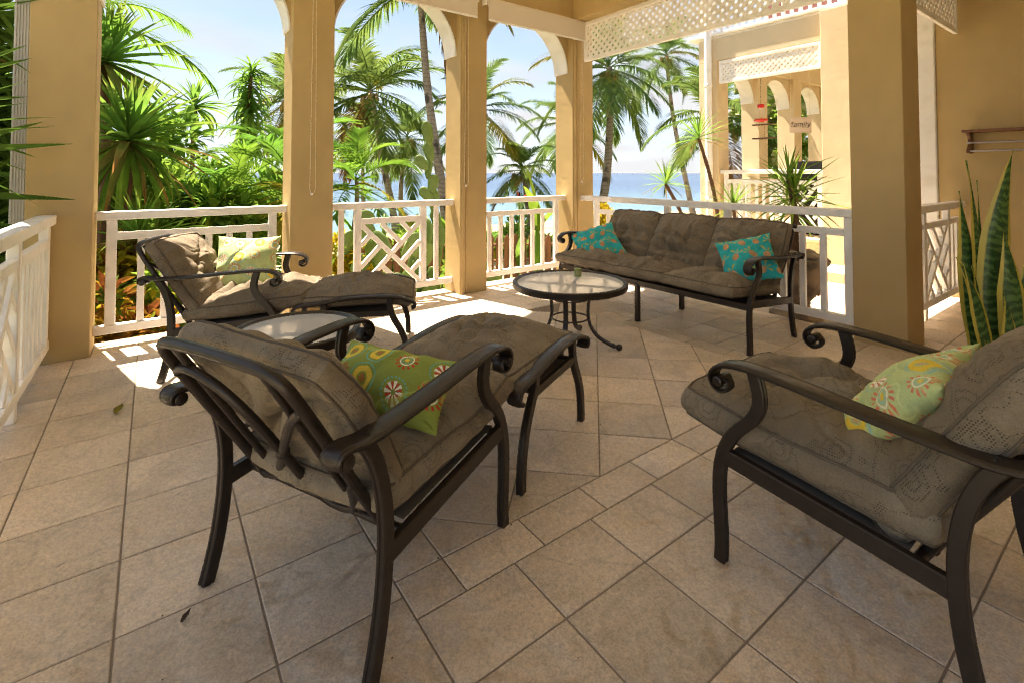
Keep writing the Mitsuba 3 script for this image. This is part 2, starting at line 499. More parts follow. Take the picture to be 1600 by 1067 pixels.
scene["m_stone"] = bump(P(mikit.proc(c_stone), 0.9), lambda p, n, uv: FB(p.x * 30, p.y * 30, p.z * 30, octaves=3), 0.01, 3e-3)
scene["m_pebble"] = P(mikit.proc(lambda p, n, uv: MIX((0.55, 0.48, 0.40), (0.20, 0.17, 0.14), FB(p.x * 12, p.y * 12, p.z * 12, octaves=2))), 0.8)
scene["m_terracotta"] = P(mikit.proc(lambda p, n, uv: MIX((0.30, 0.13, 0.07), (0.22, 0.09, 0.05), FB(p.x * 8, p.y * 8, p.z * 8))), 0.8)
scene["m_red"] = P((0.55, 0.02, 0.015), 0.35)
scene["m_orange"] = P((0.70, 0.18, 0.03), 0.4)
scene["m_blackcover"] = two(P((0.018, 0.019, 0.022), 0.6))
scene["m_signwood"] = P(mikit.proc(lambda p, n, uv: MIX((0.62, 0.52, 0.42), (0.50, 0.40, 0.31), FB(p.x * 3, p.y * 3, p.z * 60, octaves=3))), 0.8)
scene["m_ink"] = P((0.05, 0.035, 0.03), 0.7)
scene["m_dryleaf"] = leafmat((0.22, 0.20, 0.04), (0.20, 0.12, 0.03), 20, 0.3, 0.6)
scene["m_debris"] = P((0.05, 0.028, 0.014), 0.8)
scene["m_roof"] = P((0.16, 0.06, 0.05), 0.7)
# ---------------------------------------------------------------- terrace house
PX = [(-0.65, -0.317), (0.915, 1.255), (2.51, 2.83), (4.06, 4.40)]
YI, YO, SPR, BEAM, TOP = 4.40, 4.72, 2.445, 3.07, 3.46


def arch_panel(x0, x1, zs, ztop, y0, y1, gap=0.0):
    """Wall above an opening with a half-round arch cut out of it."""
    r = (x1 - x0) / 2
    t = np.linspace(0, np.pi, 33)
    pts = [(x1, zs)] + [(x1, ztop), (x0, ztop), (x0, zs)] + [((x0 + x1) / 2 - r * np.cos(a), zs + r * np.sin(a)) for a in t[1:-1]]
    m = prism(Polygon(pts), 0, y1 - y0)
    return upright(m, y1)


def upright(m, y1):
    """Stand an extruded (x, z) outline up: its depth runs from y1 towards -y."""
    M = np.array([[1, 0, 0, 0], [0, 0, -1, y1], [0, 1, 0, 0], [0, 0, 0, 1.0]])
    m.apply_transform(M)
    return m


def arch_trim(x0, x1, zs, y0, y1, th=0.014):
    r = (x1 - x0) / 2 - 0.001
    c = (x0 + x1) / 2
    t = np.linspace(0, np.pi, 41)
    out = [(c - r * np.cos(a), zs + r * np.sin(a)) for a in t]
    inn = [(c - (r - th) * np.cos(a), zs + (r - th) * np.sin(a)) for a in t[::-1]]
    return upright(prism(Polygon(out + inn), 0, y1 - y0), y1)


H = thing("terrace_house", "cream rendered house terrace with four front pillars, arches and a corner pillar", "house")
for k, (a, b) in enumerate(PX):
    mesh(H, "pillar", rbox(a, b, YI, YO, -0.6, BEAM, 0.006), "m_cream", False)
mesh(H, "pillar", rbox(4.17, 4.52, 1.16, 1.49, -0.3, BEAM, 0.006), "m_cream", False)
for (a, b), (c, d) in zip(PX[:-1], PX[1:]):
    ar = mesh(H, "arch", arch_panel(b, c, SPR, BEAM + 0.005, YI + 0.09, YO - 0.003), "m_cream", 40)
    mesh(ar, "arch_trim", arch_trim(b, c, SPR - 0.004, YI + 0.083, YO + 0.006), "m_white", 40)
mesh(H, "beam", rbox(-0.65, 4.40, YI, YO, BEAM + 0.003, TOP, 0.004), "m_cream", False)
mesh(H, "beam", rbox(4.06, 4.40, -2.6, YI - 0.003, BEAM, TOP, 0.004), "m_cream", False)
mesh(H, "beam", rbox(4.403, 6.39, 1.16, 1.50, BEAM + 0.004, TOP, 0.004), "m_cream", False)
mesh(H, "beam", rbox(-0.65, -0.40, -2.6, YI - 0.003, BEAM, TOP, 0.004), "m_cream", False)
mesh(H, "ceiling", rbox(-0.84, 4.44, -2.6, YO - 0.004, TOP + 0.003, TOP + 0.2, 0.01), "m_ceiling", False)  # left edge runs out as an unseen eave, added to shade the floor
mesh(H, "ceiling", rbox(4.443, 6.75, -2.6, 2.85, TOP + 0.003, TOP + 0.2, 0.01), "m_ceiling", False)  # carried past the opening as an added overhang, keeping sun off the side wall
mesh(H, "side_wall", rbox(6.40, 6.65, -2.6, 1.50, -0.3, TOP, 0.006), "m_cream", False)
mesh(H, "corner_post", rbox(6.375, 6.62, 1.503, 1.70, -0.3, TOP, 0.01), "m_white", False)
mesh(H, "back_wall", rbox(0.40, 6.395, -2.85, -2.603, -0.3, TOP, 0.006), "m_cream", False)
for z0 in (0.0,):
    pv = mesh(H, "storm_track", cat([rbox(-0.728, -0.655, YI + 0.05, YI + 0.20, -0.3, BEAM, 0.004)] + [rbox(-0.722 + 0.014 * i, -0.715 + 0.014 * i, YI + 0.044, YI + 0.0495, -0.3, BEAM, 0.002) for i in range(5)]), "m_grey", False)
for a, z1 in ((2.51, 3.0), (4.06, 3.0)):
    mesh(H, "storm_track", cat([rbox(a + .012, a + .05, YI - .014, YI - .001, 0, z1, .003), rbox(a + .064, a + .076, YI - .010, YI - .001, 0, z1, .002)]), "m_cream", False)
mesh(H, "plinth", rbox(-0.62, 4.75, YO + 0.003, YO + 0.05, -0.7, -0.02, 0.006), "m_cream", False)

# ---------------------------------------------------------------- floor, every tile its own piece
FL = struct("floor", "beige slate effect tiles laid square round a diagonal centre field")
S0 = 0.3333
rng = np.random.default_rng(3)
mesh(FL, "grout_bed", prism(sbox(-0.80, -2.6, 6.395, 4.74).difference(sbox(4.37, 1.505, 7, 5)), -0.30, -0.0025), "m_grout", False)
fx0, fx1, fy0, fy1 = 0.605, 3.27, 1.293, 3.715
ix0, ix1, iy0, iy1 = 0.764, 3.115, 1.447, 3.56
floor_area = sbox(-0.78, -1.1, 6.38, 4.735).difference(sbox(4.36, 1.50, 7, 5))
blocks = [sbox(a - 0.002, YI - 0.002, b + 0.002, YO + 0.1) for a, b in PX] + [sbox(4.168, 1.158, 4.522, 1.492)]
polys = []
gx = [0.605 + S0 * k for k in range(-5, 19)]
gy = [1.05 + S0 * k for k in range(-8, 13)]
ring = sbox(fx0, fy0, fx1, fy1)
for a in gx:
    for b in gy:
        polys.append(sbox(a, b, a + S0, b + S0).difference(ring))
xs = [ix0] + [1.064 + 0.295 * k for k in range(7)] + [ix1]
ys = [iy0] + [1.603 + 0.2985 * k for k in range(7)]
ys = [y for y in ys if y < iy1 - 0.1] + [iy1]
for lo, hi in ((fy0, iy0), (iy1, fy1)):
    for a, b in zip([fx0] + xs, xs + [fx1]):
        polys.append(sbox(a, lo, b, hi))
for lo, hi in ((fx0, ix0), (ix1, fx1)):
    for a, b in zip(ys[:-1], ys[1:]):
        polys.append(sbox(lo, a, hi, b))
inner = sbox(ix0, iy0, ix1, iy1)
e = np.array([math.sqrt(0.5), math.sqrt(0.5)])
f_ = np.array([math.sqrt(0.5), -math.sqrt(0.5)])
D0 = np.array([1.4775, 1.447])
for i in range(-9, 10):
    for j in range(-9, 12):
        q = D0 + f_ * S0 * i + e * S0 * j
        polys.append(Polygon([q, q + e * S0, q + e * S0 + f_ * S0, q + f_ * S0]).intersection(inner))
tiles = []
for pg in polys:
    pg = pg.intersection(floor_area)
    for bl in blocks:
        pg = pg.difference(bl)
    for g in getattr(pg, "geoms", [pg]):
        if g.area > 0.002:
            tiles.append(g)


def tile_mesh(pg, tilt):
    out = pg.buffer(-0.0028, join_style=2)
    inn = pg.buffer(-0.0048, join_style=2)
    if out.is_empty or inn.is_empty or out.geom_type != "Polygon" or inn.geom_type != "Polygon":
        return None
    o, i_ = np.array(out.exterior.coords)[:-1], np.array(inn.exterior.coords)[:-1]
    if len(o) != len(i_):
        return None
    if not out.exterior.is_ccw:
        o = o[::-1]
    if not inn.exterior.is_ccw:
        i_ = i_[::-1]
    k = np.argmin(((i_[0] - o) ** 2).sum(1))
    o = np.roll(o, -k, 0)
    n = len(o)
    c = o.mean(0)
    zt = lambda p: (p - c) @ tilt[:2] + tilt[2]
    V = np.vstack([np.c_[o, np.full(n, -0.006)], np.c_[o, [zt(p) - 0.0022 for p in o]], np.c_[i_, [zt(p) for p in i_]]])
    F = []
    for a in range(n):
        b = (a + 1) % n
        for s in (0, n):
            F += [(s + a, s + b, s + b + n), (s + a, s + b + n, s + a + n)]
    tri, fc = trimesh.creation.triangulate_polygon(Polygon(i_), engine="earcut")
    idx = [2 * n + int(np.argmin(((i_ - t) ** 2).sum(1))) for t in tri]
    for t in fc:
        w = [idx[q] for q in t]
        A, B, Cc = V[w[0]], V[w[1]], V[w[2]]
        if np.cross(B - A, Cc - A)[2] < 0:
            w = w[::-1]
        F.append(tuple(w))
    return trimesh.Trimesh(V, F, process=False)


def pixel_size(g):
    c = np.array(g.centroid.coords[0])
    v = np.array([c[0], c[1], -EYE])
    dep = v @ FWD
    lat = v @ np.array([math.cos(YAW), -math.sin(YAW), 0])
    return g.area / max(dep, 0.3) ** 3 if dep > 0.3 and abs(lat) < 1.15 * dep + 0.3 else 0


tiles.sort(key=pixel_size, reverse=True)
rest = []
for k, g in enumerate(tiles):
    m = tile_mesh(g, [*(rng.normal(0, 0.0016, 2)), rng.uniform(-0.0006, 0.0006)])
    if m is None:
        continue
    uv = np.tile(rng.random(2), (len(m.vertices), 1))
    if k < 290 and pixel_size(g) > 0:
        put(FL, "tile", mikit.ply(m, "m_tile", False, uv=uv))
    else:
        rest.append((m, uv))
if rest:
    put(FL, "far_tiles", mikit.ply(cat([m for m, _ in rest]), "m_tile", False, uv=np.vstack([u for _, u in rest])), kind="stuff")

# ---------------------------------------------------------------- railings
RT0, RT1, RS0, RS1, RB0, RB1 = 0.893, 0.953, 0.748, 0.802, 0.092, 0.152


def rail_frame(k, P0, ax, length):
    """Helpers in a rail's own line: u along, z up; ax unit vector, thickness across."""
    ax = np.array([*ax, 0.0])
    n = np.array([-ax[1], ax[0], 0])
    O = np.array([*P0, 0.0])

    def bx(name, u0, u1, z0, z1, th):
        c = O + ax * (u0 + u1) / 2 + [0, 0, (z0 + z1) / 2]
        m = rbox(-(u1 - u0) / 2, (u1 - u0) / 2, -th / 2, th / 2, -(z1 - z0) / 2, (z1 - z0) / 2, 0.004)
        M = np.eye(4)
        M[:3, 0], M[:3, 1], M[:3, 3] = ax, n, c
        m.apply_transform(M)
        mesh(k, name, m, "m_white", False)

    def dg(name, u0, z0, u1, z1, w=0.042, th=0.036):
        m = bar(O + ax * u0 + [0, 0, z0], O + ax * u1 + [0, 0, z1], th, w, n, 0.003)
        mesh(k, name, m, "m_white", False)
    return bx, dg


def chippendale(bx, dg, u0, u1):
    z0, z1 = RB1, RS0
    bx("second_rail", u0, u1, RS0, RS1, 0.044)
    S = lambda a, b: (u0 + (u1 - u0) * a, z0 + (z1 - z0) * b)
    lines = [(0, 1, 1, 0), (0, 0, .47, .47), (.53, .53, 1, 1), (.33, 1, .67, .66), (.67, 1, .83, .84), (0, .33, .33, .66), (0, .67, .16, .83),
             (.67, .34, 1, .67), (.84, .17, 1, .33), (.34, .33, .67, 0), (.17, .17, .33, 0)]
    for a, b, c, d in lines:
        dg("diagonal_slat", *S(a, b), *S(c, d))


def balusters(bx, u0, u1, step=0.147, top=RS0, second=True):
    if second:
        bx("second_rail", u0, u1, RS0, RS1, 0.044)
    n = max(1, round((u1 - u0) / step) - 1)
    for i in range(1, n + 1):
        u = u0 + (u1 - u0) * i / (n + 1)
        bx("baluster", u - 0.022, u + 0.022, RB1, top, 0.034)


def railing(label, P0, ax, L, plan, group="white timber railings of the terrace", feet=()):
    k = thing("railing", label, "railing", group)
    bx, dg = rail_frame(k, P0, ax, L)
    bx("top_rail", 0, L, RT0, RT1, 0.095)
    bx("bottom_rail", 0, L, RB0, RB1, 0.055)
    for u in feet:
        bx("foot", u - 0.028, u + 0.028, 0, RB0, 0.045)
    for what, *a in plan:
        if what == "post":
            bx("post", a[0] - 0.03, a[0] + 0.03, RB1, RT0, 0.05)
        elif what == "stick":
            bx("baluster", a[0] - 0.024, a[0] + 0.024, RB1, RT0, 0.034)
        elif what == "bal":
            balusters(bx, *a)
        else:
            chippendale(bx, dg, *a)
    return k


X1 = -0.317
railing("white railing with plain balusters in the left front arch, behind the lounge chair", (X1, 4.58), (1, 0), 1.232,
        [("post", 0.09), ("bal", 0.12, 1.10), ("post", 1.13)], None)
railing("white railing with a crossed fretwork panel in the middle front arch", (1.255, 4.58), (1, 0), 1.255,
        [("stick", 0.125), ("post", 0.272), ("fret", 0.302, 0.90), ("post", 0.93), ("stick", 1.076)], None)
railing("white railing with closely set balusters in the right front arch, behind the round table", (2.83, 4.58), (1, 0), 1.23,
        [("bal", 0.0, 1.05), ("post", 1.11)], None)
railing("long white railing behind the three seat sofa, between the corner pillars", (4.225, 4.40), (0, -1), 2.91,
        [("post", 0.23), ("bal", 0.26, 1.20), ("post", 1.235), ("fret", 1.265, 1.865), ("post", 1.895), ("bal", 1.925, 2.845), ("post", 2.875)], None)
railing("white railing with a wide handrail along the left edge of the terrace", (-0.545, 4.40), (0, -1), 3.6,
        [("post", 0.06), ("bal", 0.09, 0.86, 0.128), ("post", 0.92), ("fret", 0.95, 1.55), ("post", 1.58), ("bal", 1.61, 2.5), ("post", 2.53), ("fret", 2.56, 3.16)], None, feet=(0.92, 2.53))
railing("short white fretwork railing right of the corner pillar, by the snake plant", (4.52, 1.34), (1, 0), 1.86,
        [("bal", 0.03, 0.66), ("post", 0.70), ("fret", 0.73, 1.37), ("post", 1.40), ("bal", 1.43, 1.85)], None, feet=(0.70,))

# ---------------------------------------------------------------- lattice panels


def lattice(k, P0, ax, L, z0, z1, bsdf, pitch=0.062, w=0.033, th=0.006, fr=0.045, slats=True, nosplit=False):
    ax = np.array([*ax, 0.0])
    n = np.array([-ax[1], ax[0], 0])
    O = np.array([*P0, 0.0])
    M = np.eye(4)
    M[:3, 0], M[:3, 1], M[:3, 2], M[:3, 3] = ax, [0, 0, 1], n, O
    if np.linalg.det(M[:3, :3]) < 0:
        M[:3, 2] = -n

    def up(m):
        m.apply_transform(M)
        return m
    inner = sbox(fr * 0.5, z0 + fr * 0.5, L - fr * 0.5, z1 - fr * 0.5)
    hh = z1 - z0
    parts = []
    for s in (1, -1):
        c = -hh
        while c < L + hh:
            line = Polygon([(c - w * .7071, z0), (c + w * .7071, z0), (c + s * hh + w * .7071, z1), (c + s * hh - w * .7071, z1)]) if s > 0 else \
                Polygon([(c - w * .7071, z1), (c + w * .7071, z1), (c + hh + w * .7071, z0), (c + hh - w * .7071, z0)])
            g = line.intersection(inner)
            if g.area > 1e-4:
                m = up(prism(g, 0.0006 if s > 0 else -th - 0.0006, th + 0.0006 if s > 0 else -0.0006))
                if nosplit:
                    parts.append(m)
                else:
                    mesh(k, "slat", m, bsdf, False)
            c += pitch * 1.41421
    if nosplit:
        mesh(k, "lattice_slats", cat(parts), bsdf, False, kind="stuff")
    for a, b, c, d in ((0, L, z0, z0 + fr), (0, L, z1 - fr, z1), (0, fr, z0 + fr + .001, z1 - fr - .001), (L - fr, L, z0 + fr + .001, z1 - fr - .001)):
        m = rbox(a, b, c, d, -0.017, 0.017, 0.003)
        mesh(k, "frame_bar", up(m), bsdf, False)


k = thing("lattice_panel", "long white diagonal lattice panel hung under the right beam above the sofa", "lattice", None)
lattice(k, (4.20, 4.34), (0, -1), 2.83, 2.575, 3.052, "m_white")
k = thing("lattice_panel", "short white lattice panel hung under the beam at the top right, against the yellow wall", "lattice", None)
lattice(k, (4.53, 1.33), (1, 0), 1.83, 2.60, 3.052, "m_white")
# ---------------------------------------------------------------- roller blinds with their cords
for i, ((a, b), (c, d), lab, cx, zb) in enumerate(zip(PX[:-1], PX[1:], (
        "cream roller blind over the left front arch, its cord on the second pillar",
        "cream roller blind over the middle front arch, cut by the top edge",
        "rolled up cream roller blind hanging low over the right front arch"), (1.08, 2.57, 4.19), (1.045, 1.09, 1.115))):
    k = thing("roller_blind", lab, "blind")
    x0, x1 = b - 0.055, c + 0.155
    m = trimesh.creation.cylinder(radius=0.042, height=x1 - x0, sections=24)
    m.apply_transform(trimesh.transformations.rotation_matrix(np.pi / 2, [0, 1, 0]))
    m.apply_translation([(x0 + x1) / 2, YI - 0.052, 3.035])
    mesh(k, "roller", m, "m_blind", 30)
    mesh(k, "fabric", rbox(x0 + 0.012, x1 - 0.012, YI - 0.096, YI - 0.0935, 2.835, 3.03, 0.001), "m_blind", False)
    mesh(k, "bottom_bar", rbox(x0 + 0.012, x1 - 0.012, YI - 0.101, YI - 0.089, 2.815, 2.836, 0.004), "m_white", False)
    for xx in (x0 - 0.012, x1 + 0.001):
        mesh(k, "bracket", rbox(xx, xx + 0.011, YI - 0.09, YI - 0.002, 2.99, 3.08, 0.003), "m_white", False)
    w = 0.022
    loop = [(cx - w * .4, YI - 0.03, 3.03)] + [(cx - w * (0.5 + 0.5 * t), YI - 0.025 + 0.003 * t, 3.0 - (3.0 - zb - 0.05) * t) for t in np.linspace(0, 1, 12)] + \
           [(cx - w * .7, YI - 0.022, zb + 0.02), (cx, YI - 0.022, zb), (cx + w * .8, YI - 0.022, zb + 0.025)] + \
           [(cx + w * (1.0 - 0.4 * t), YI - 0.022 - 0.003 * t, zb + 0.06 + (2.94 - zb) * t) for t in np.linspace(0, 1, 12)]
    cd = mesh(k, "cord", tube(np.array(loop), 0.0022, 6), "m_cord", True)
    kn = trimesh.creation.icosphere(subdivisions=2, radius=0.012)
    kn.apply_translation([cx - w * 0.35, YI - 0.024, zb + 0.004])
    mesh(cd, "cord_weight", kn, "m_white", True)
# ---------------------------------------------------------------- cushions


def grid_faces(n, m):
    i, j = np.meshgrid(np.arange(n - 1), np.arange(m - 1), indexing="ij")
    a = i * m + j
    return np.stack([np.stack([a, a + m, a + m + 1], -1), np.stack([a, a + m + 1, a + 1], -1)], 2).reshape(-1, 3)


def cushion(L, W, Tk, seed, puff=0.035, gus=None, n=70, m=60, pleat=0.006, folds=5, sag=0.012, roll=0.0, depth=0.02, puff2=None, warp=.028, wr=.008):
    """Boxed cushion lying in x (length), y (width): a top, a bottom and a gusset sheet, and its piping. Returns (mesh, uv, piping)."""
    r = np.random.default_rng(seed)
    g = (Tk - puff * 1.2) if gus is None else gus
    puff2 = puff if puff2 is None else puff2
    u, v = np.meshgrid(np.linspace(-1, 1, n), np.linspace(-1, 1, m), indexing="ij")
    u, v = np.sign(u) * (1 - (1 - abs(u)) ** 1.25), np.sign(v) * (1 - (1 - abs(v)) ** 1.25)
    k = 0.22
    X = u * np.sqrt(1 - k * v ** 4 / 2) * L / 2
    Y = v * np.sqrt(1 - k * u ** 4 / 2) * W / 2
    body = (1 - abs(u) ** 3.5) * (1 - abs(v) ** 3.5)
    edge = np.minimum((1 - abs(u)) * L / 2, (1 - abs(v)) * W / 2)
    fl = []
    for _ in range(folds):
        a = r.uniform(0, np.pi)
        fl.append((np.cos(a), np.sin(a), r.uniform(-0.25, 0.25), r.uniform(0.5, 1.0), r.uniform(0.014, 0.040), r.uniform(0, 9)))

    def relief(x, y, side):
        z = np.zeros_like(x)
        q = np.stack([x * 5 + seed, y * 5, np.full_like(x, 3.0 * side)], -1)
        z += (meshkit.fbm(q, 3, seed) - 0.5) * 0.022
        for ca, sa, off, amp, wd, ph in fl:
            wv = 0.05 * (meshkit.noise(np.stack([x * 6 + ph, y * 6, x * 0], -1), seed) - 0.5)
            dd = x * ca + y * sa - off * min(L, W) + wv
            lng = np.exp(-((-x * sa + y * ca) / (0.22 * amp)) ** 2)
            z -= depth * amp * np.exp(-abs(dd) / wd) * lng
            z += 0.45 * depth * amp * np.exp(-((abs(dd) - 2.4 * wd) / (1.6 * wd)) ** 2) * lng
        # gathers running in from the seams
        px = np.where((1 - abs(u)) * L < (1 - abs(v)) * W, y, x)
        ph = 55 * px + 7 * meshkit.noise(np.stack([px * 14, x * 2, y * 2], -1), seed + 3)
        z += pleat * (0.5 + 0.9 * meshkit.noise(np.stack([px * 9 + 4, px * 0, px * 0], -1), seed + 5)) * np.sin(ph) * np.exp(-edge / 0.09)
        jx, jy = (meshkit.fbm(np.stack([x * 5 + 3 * k, y * 5, x * 0 + side], -1), 2, seed + 60 + k) - .5 for k in (0, 1))
        for sc, el, amp in ((7, 2.2, 1.0), (11, 3.0, .7), (2.6, 9, .7)):
            c = meshkit.noise(np.stack([x * sc + 2.5 * jx, y * el + 2.5 * jy, x * 0 + side + sc], -1), seed + 15)
            msk = np.clip((meshkit.noise(np.stack([x * 4, y * 4, x * 0 + sc], -1), seed + 16) - .35) * 3, 0, 1)
            z += wr * amp * msk * (-np.exp(-abs(c - .5) / .035) + .55 * np.exp(-((abs(c - .5) - .13) / .09) ** 2)) * (1 - np.exp(-edge / .03))
        z += 0.003 * (meshkit.noise(np.stack([x * 26, y * 26, x * 0 + side], -1), seed + 8) - 0.5)
        return z
    tops = []
    for side in (1, -1):
        z = g / 2 + (puff if side > 0 else puff2) * body + relief(X, Y, side) * (1 - np.exp(-edge / 0.02)) - (sag if side > 0 else 0) * np.exp(-((X / (0.3 * L)) ** 2 + (Y / (0.3 * W)) ** 2))
        tops.append(np.stack([X, Y, side * z], -1).reshape(-1, 3))
    f = grid_faces(n, m)
    V = [tops[0], tops[1]]
    U = [tops[0][:, :2] + [seed * 0.37, 0], tops[1][:, :2] + [seed * 0.37 + 5, 0]]
    F = [f, f[:, ::-1] + n * m]
    ix = np.concatenate([np.arange(m), np.arange(1, n) * m + m - 1, (n - 1) * m + np.arange(m - 2, -1, -1), np.arange(n - 2, 0, -1) * m])
    ring = np.concatenate([ix, ix[:1]])
    top, bot = tops[0][ring], tops[1][ring]
    per = np.concatenate([[0], np.cumsum(np.linalg.norm(np.diff(top, axis=0), axis=1))])
    out = top * [1, 1, 0]
    nrm = out / np.maximum(np.linalg.norm(out / [L, W, 1], axis=1, keepdims=True), 1e-6) / [L, W, 1]
    nrm /= np.linalg.norm(nrm, axis=1, keepdims=True)
    rows = 7
    gu = []
    for a in np.linspace(0, 1, rows):
        p = top * (1 - a) + bot * a
        bul = (0.020 + 0.010 * (meshkit.noise(np.stack([per * 12, per * 0 + a * 3, per * 0], -1), seed + 1))) * (4 * a * (1 - a)) ** 0.6
        bul = bul + 0.004 * np.sin(per * 60 + 5 * meshkit.noise(np.stack([per * 8, per * 0, per * 0], -1), seed)) * 4 * a * (1 - a)
        gu.append(p + nrm * bul[:, None])
    gu = np.array(gu)
    V.append(gu.reshape(-1, 3))
    U.append(np.stack([np.broadcast_to(per, (rows, len(per))) + 2.2, np.broadcast_to((np.linspace(0, 1, rows) * g)[:, None], (rows, len(per)))], -1).reshape(-1, 2))
    F.append(grid_faces(rows, len(ring)) + 2 * n * m)
    V, U, F = np.vstack(V), np.vstack(U), np.vstack(F)
    if roll:
        V = bend(V, L, roll)
    pip = []
    for loop in (top, bot):
        c = loop + nrm * 0.002
        c = bend(c, L, roll) if roll else c
        c = c[:-1][::2]
        pip.append(tube(np.vstack([c, c[:1]]), 0.0045, 6))
    msh = trimesh.Trimesh(V, F, process=False)
    if warp:
        msh = trimesh.Trimesh(warped(V, seed, warp), F, process=False)
        pip = [trimesh.Trimesh(warped(q.vertices, seed, warp), q.faces, process=False) for q in pip]
    # sheets must face outwards
    return msh, U, cat(pip)


def warped(V, seed, a):
    q = V * 4.2 + seed * 1.7
    return V + a * (np.stack([meshkit.fbm(q + 7 * k, 3, seed + 40 + k) for k in range(3)], -1) - .5) * [1, 1, .8]


def bend(V, L, roll):
    """Curl the +x end over towards -z."""
    V = V.copy()
    x0 = L * 0.22
    d = np.maximum(V[:, 0] - x0, 0)
    R = 1 / roll
    a = d / R
    z = V[:, 2].copy()
    on = d > 0
    V[on, 0] = x0 + (R + z[on]) * np.sin(a[on])
    V[on, 2] = (R + z[on]) * np.cos(a[on]) - R
    return V


def add_cushion(parent, name, c, M, fabric="m_fabric"):
    m, U, pip = c
    k = put(parent, name, mikit.ply(m, fabric, True, uv=U), M)
    if pip is not None:
        put(k, "piping", mikit.ply(pip, "m_piping", True), M)
    return k


def pillow(S, Tk, seed, n=56, asp=1.0):
    """Scatter cushion with drawn-out corners."""
    r = np.random.default_rng(seed)
    u, v = np.meshgrid(np.linspace(-1, 1, n), np.linspace(-1, 1, n), indexing="ij")
    u, v = np.sin(u * np.pi / 2), np.sin(v * np.pi / 2)
    X = u * (1 - 0.10 * (1 - v * v)) * S / 2
    Y = v * (1 - 0.10 * (1 - u * u)) * S * asp / 2
    h = Tk / 2 * (np.maximum(1 - u * u, 0) ** 0.55) * (np.maximum(1 - v * v, 0) ** 0.55)
    out = []
    for s in (1, -1):
        q = np.stack([X * 7 + seed, Y * 7, np.full_like(X, s)], -1)
        ed = np.minimum(1 - abs(u), 1 - abs(v))
        z = h * (1 + 0.35 * (meshkit.fbm(q, 3, seed) - 0.5))
        px = np.where(1 - abs(u) < 1 - abs(v), Y, X)
        z += 0.008 * np.sin(px * 70 + 6 * meshkit.noise(np.stack([px * 10, px * 0, px * 0], -1), seed)) * np.exp(-ed / 0.22) * np.minimum(1, ed * 12)
        for _ in range(4):
            a, o = r.uniform(0, np.pi), r.uniform(-0.1, 0.1)
            dd = X * np.cos(a) + Y * np.sin(a) - o + 0.04 * (meshkit.noise(q * 1.3, seed + 4) - 0.5)
            z -= 0.012 * np.exp(-abs(dd) / 0.013) * np.minimum(1, ed * 6)
        z = np.where(ed < 1e-6, 0, z)
        out.append(np.stack([X, Y, s * z], -1).reshape(-1, 3))
    f = grid_faces(n, n)
    V = np.vstack(out)
    U = np.vstack([out[0][:, :2] + [seed * 0.31, seed * .17], out[1][:, :2] + [3 + seed * .21, 1]])
    return trimesh.Trimesh(V, np.vstack([f, f[:, ::-1] + n * n]), process=False), U


def add_pillow(name, label, S, Tk, seed, M, fabric, group=None, asp=1.0):
    k = thing(name, label, "pillow", group)
    m, U = pillow(S, Tk, seed, asp=asp)
    put(k, None, mikit.ply(m, fabric, True, uv=U), M)
    return k


# ---------------------------------------------------------------- seat frames: s forward from the rear foot, y to the sitter's left, z up
LATY = [0, 1, 0]
ARM = smooth_path([(-.108, 0, .578), (-.122, 0, .590), (-.118, 0, .607), (-.095, 0, .612), (-.05, 0, .604), (.05, 0, .602), (.2, 0, .611), (.35, 0, .624), (.48, 0, .632),
                   (.57, 0, .630), (.625, 0, .612), (.650, 0, .580), (.640, 0, .548), (.612, 0, .538), (.594, 0, .556), (.603, 0, .577), (.618, 0, .572)], 90)
_t = np.linspace(0, 1, 90)
ARM_SC = np.interp(_t, [0, .06, .2, .6, .78, .9, 1], [.75, .95, 1, 1, .95, .75, .5])
ARM_PROF = np.array([(-.0075, -.031), (-.0075, .031), (-.003, .037), (.004, .037), (.008, .0315), (.0062, .026), (.0088, .0215), (.0098, 0), (.0088, -.0215), (.0062, -.026), (.008, -.0315), (.004, -.037), (-.003, -.037)])
FLEG = smooth_path([(.632, 0, 0), (.632, 0, .15), (.630, 0, .29), (.612, 0, .36), (.572, 0, .425), (.523, 0, .48), (.500, 0, .53), (.503, 0, .58), (.515, 0, .624)], 44)
RLEG = smooth_path([(-.004, 0, 0), (.028, 0, .12), (.046, 0, .25), (.048, 0, .36), (.034, 0, .46), (.004, 0, .545), (-.035, 0, .603)], 40)
LEG_PROF = np.vstack([rrect(.021, .0165, .006, 2)])
LEG_PROF = np.array([(-.0185, -.012), (-.0152, -.0148), (.0152, -.0148), (.0185, -.012), (.0185, -.005), (.0152, -.003), (.0152, .003), (.0185, .005), (.0185, .012), (.0152, .0148), (-.0152, .0148), (-.0185, .012), (-.0185, .005), (-.0152, .003), (-.0152, -.003), (-.0185, -.005)])
OLEGR = smooth_path([(-.004, 0, 0), (.004, 0, .11), (.035, 0, .22), (.085, 0, .31), (.115, 0, .36), (.12, 0, .405)], 30)
OLEGF = smooth_path([(.632, 0, 0), (.626, 0, .11), (.600, 0, .20), (.552, 0, .285), (.525, 0, .35), (.52, 0, .425)], 30)
OARM = smooth_path([(-.030, 0, .350), (-.052, 0, .362), (-.055, 0, .385), (-.030, 0, .402), (.05, 0, .412), (.2, 0, .430), (.35, 0, .441), (.48, 0, .440), (.58, 0, .428), (.645, 0, .405), (.675, 0, .385),
                    (.672, 0, .365), (.655, 0, .358)], 70)
BACK_DIR = np.array([-.538, 0, .843])
BACK_NRM = np.array([.843, 0, .538])


def at_y(m, y):
    m = m.copy()
    m.apply_translation([0, y, 0])
    return m


SH = {}


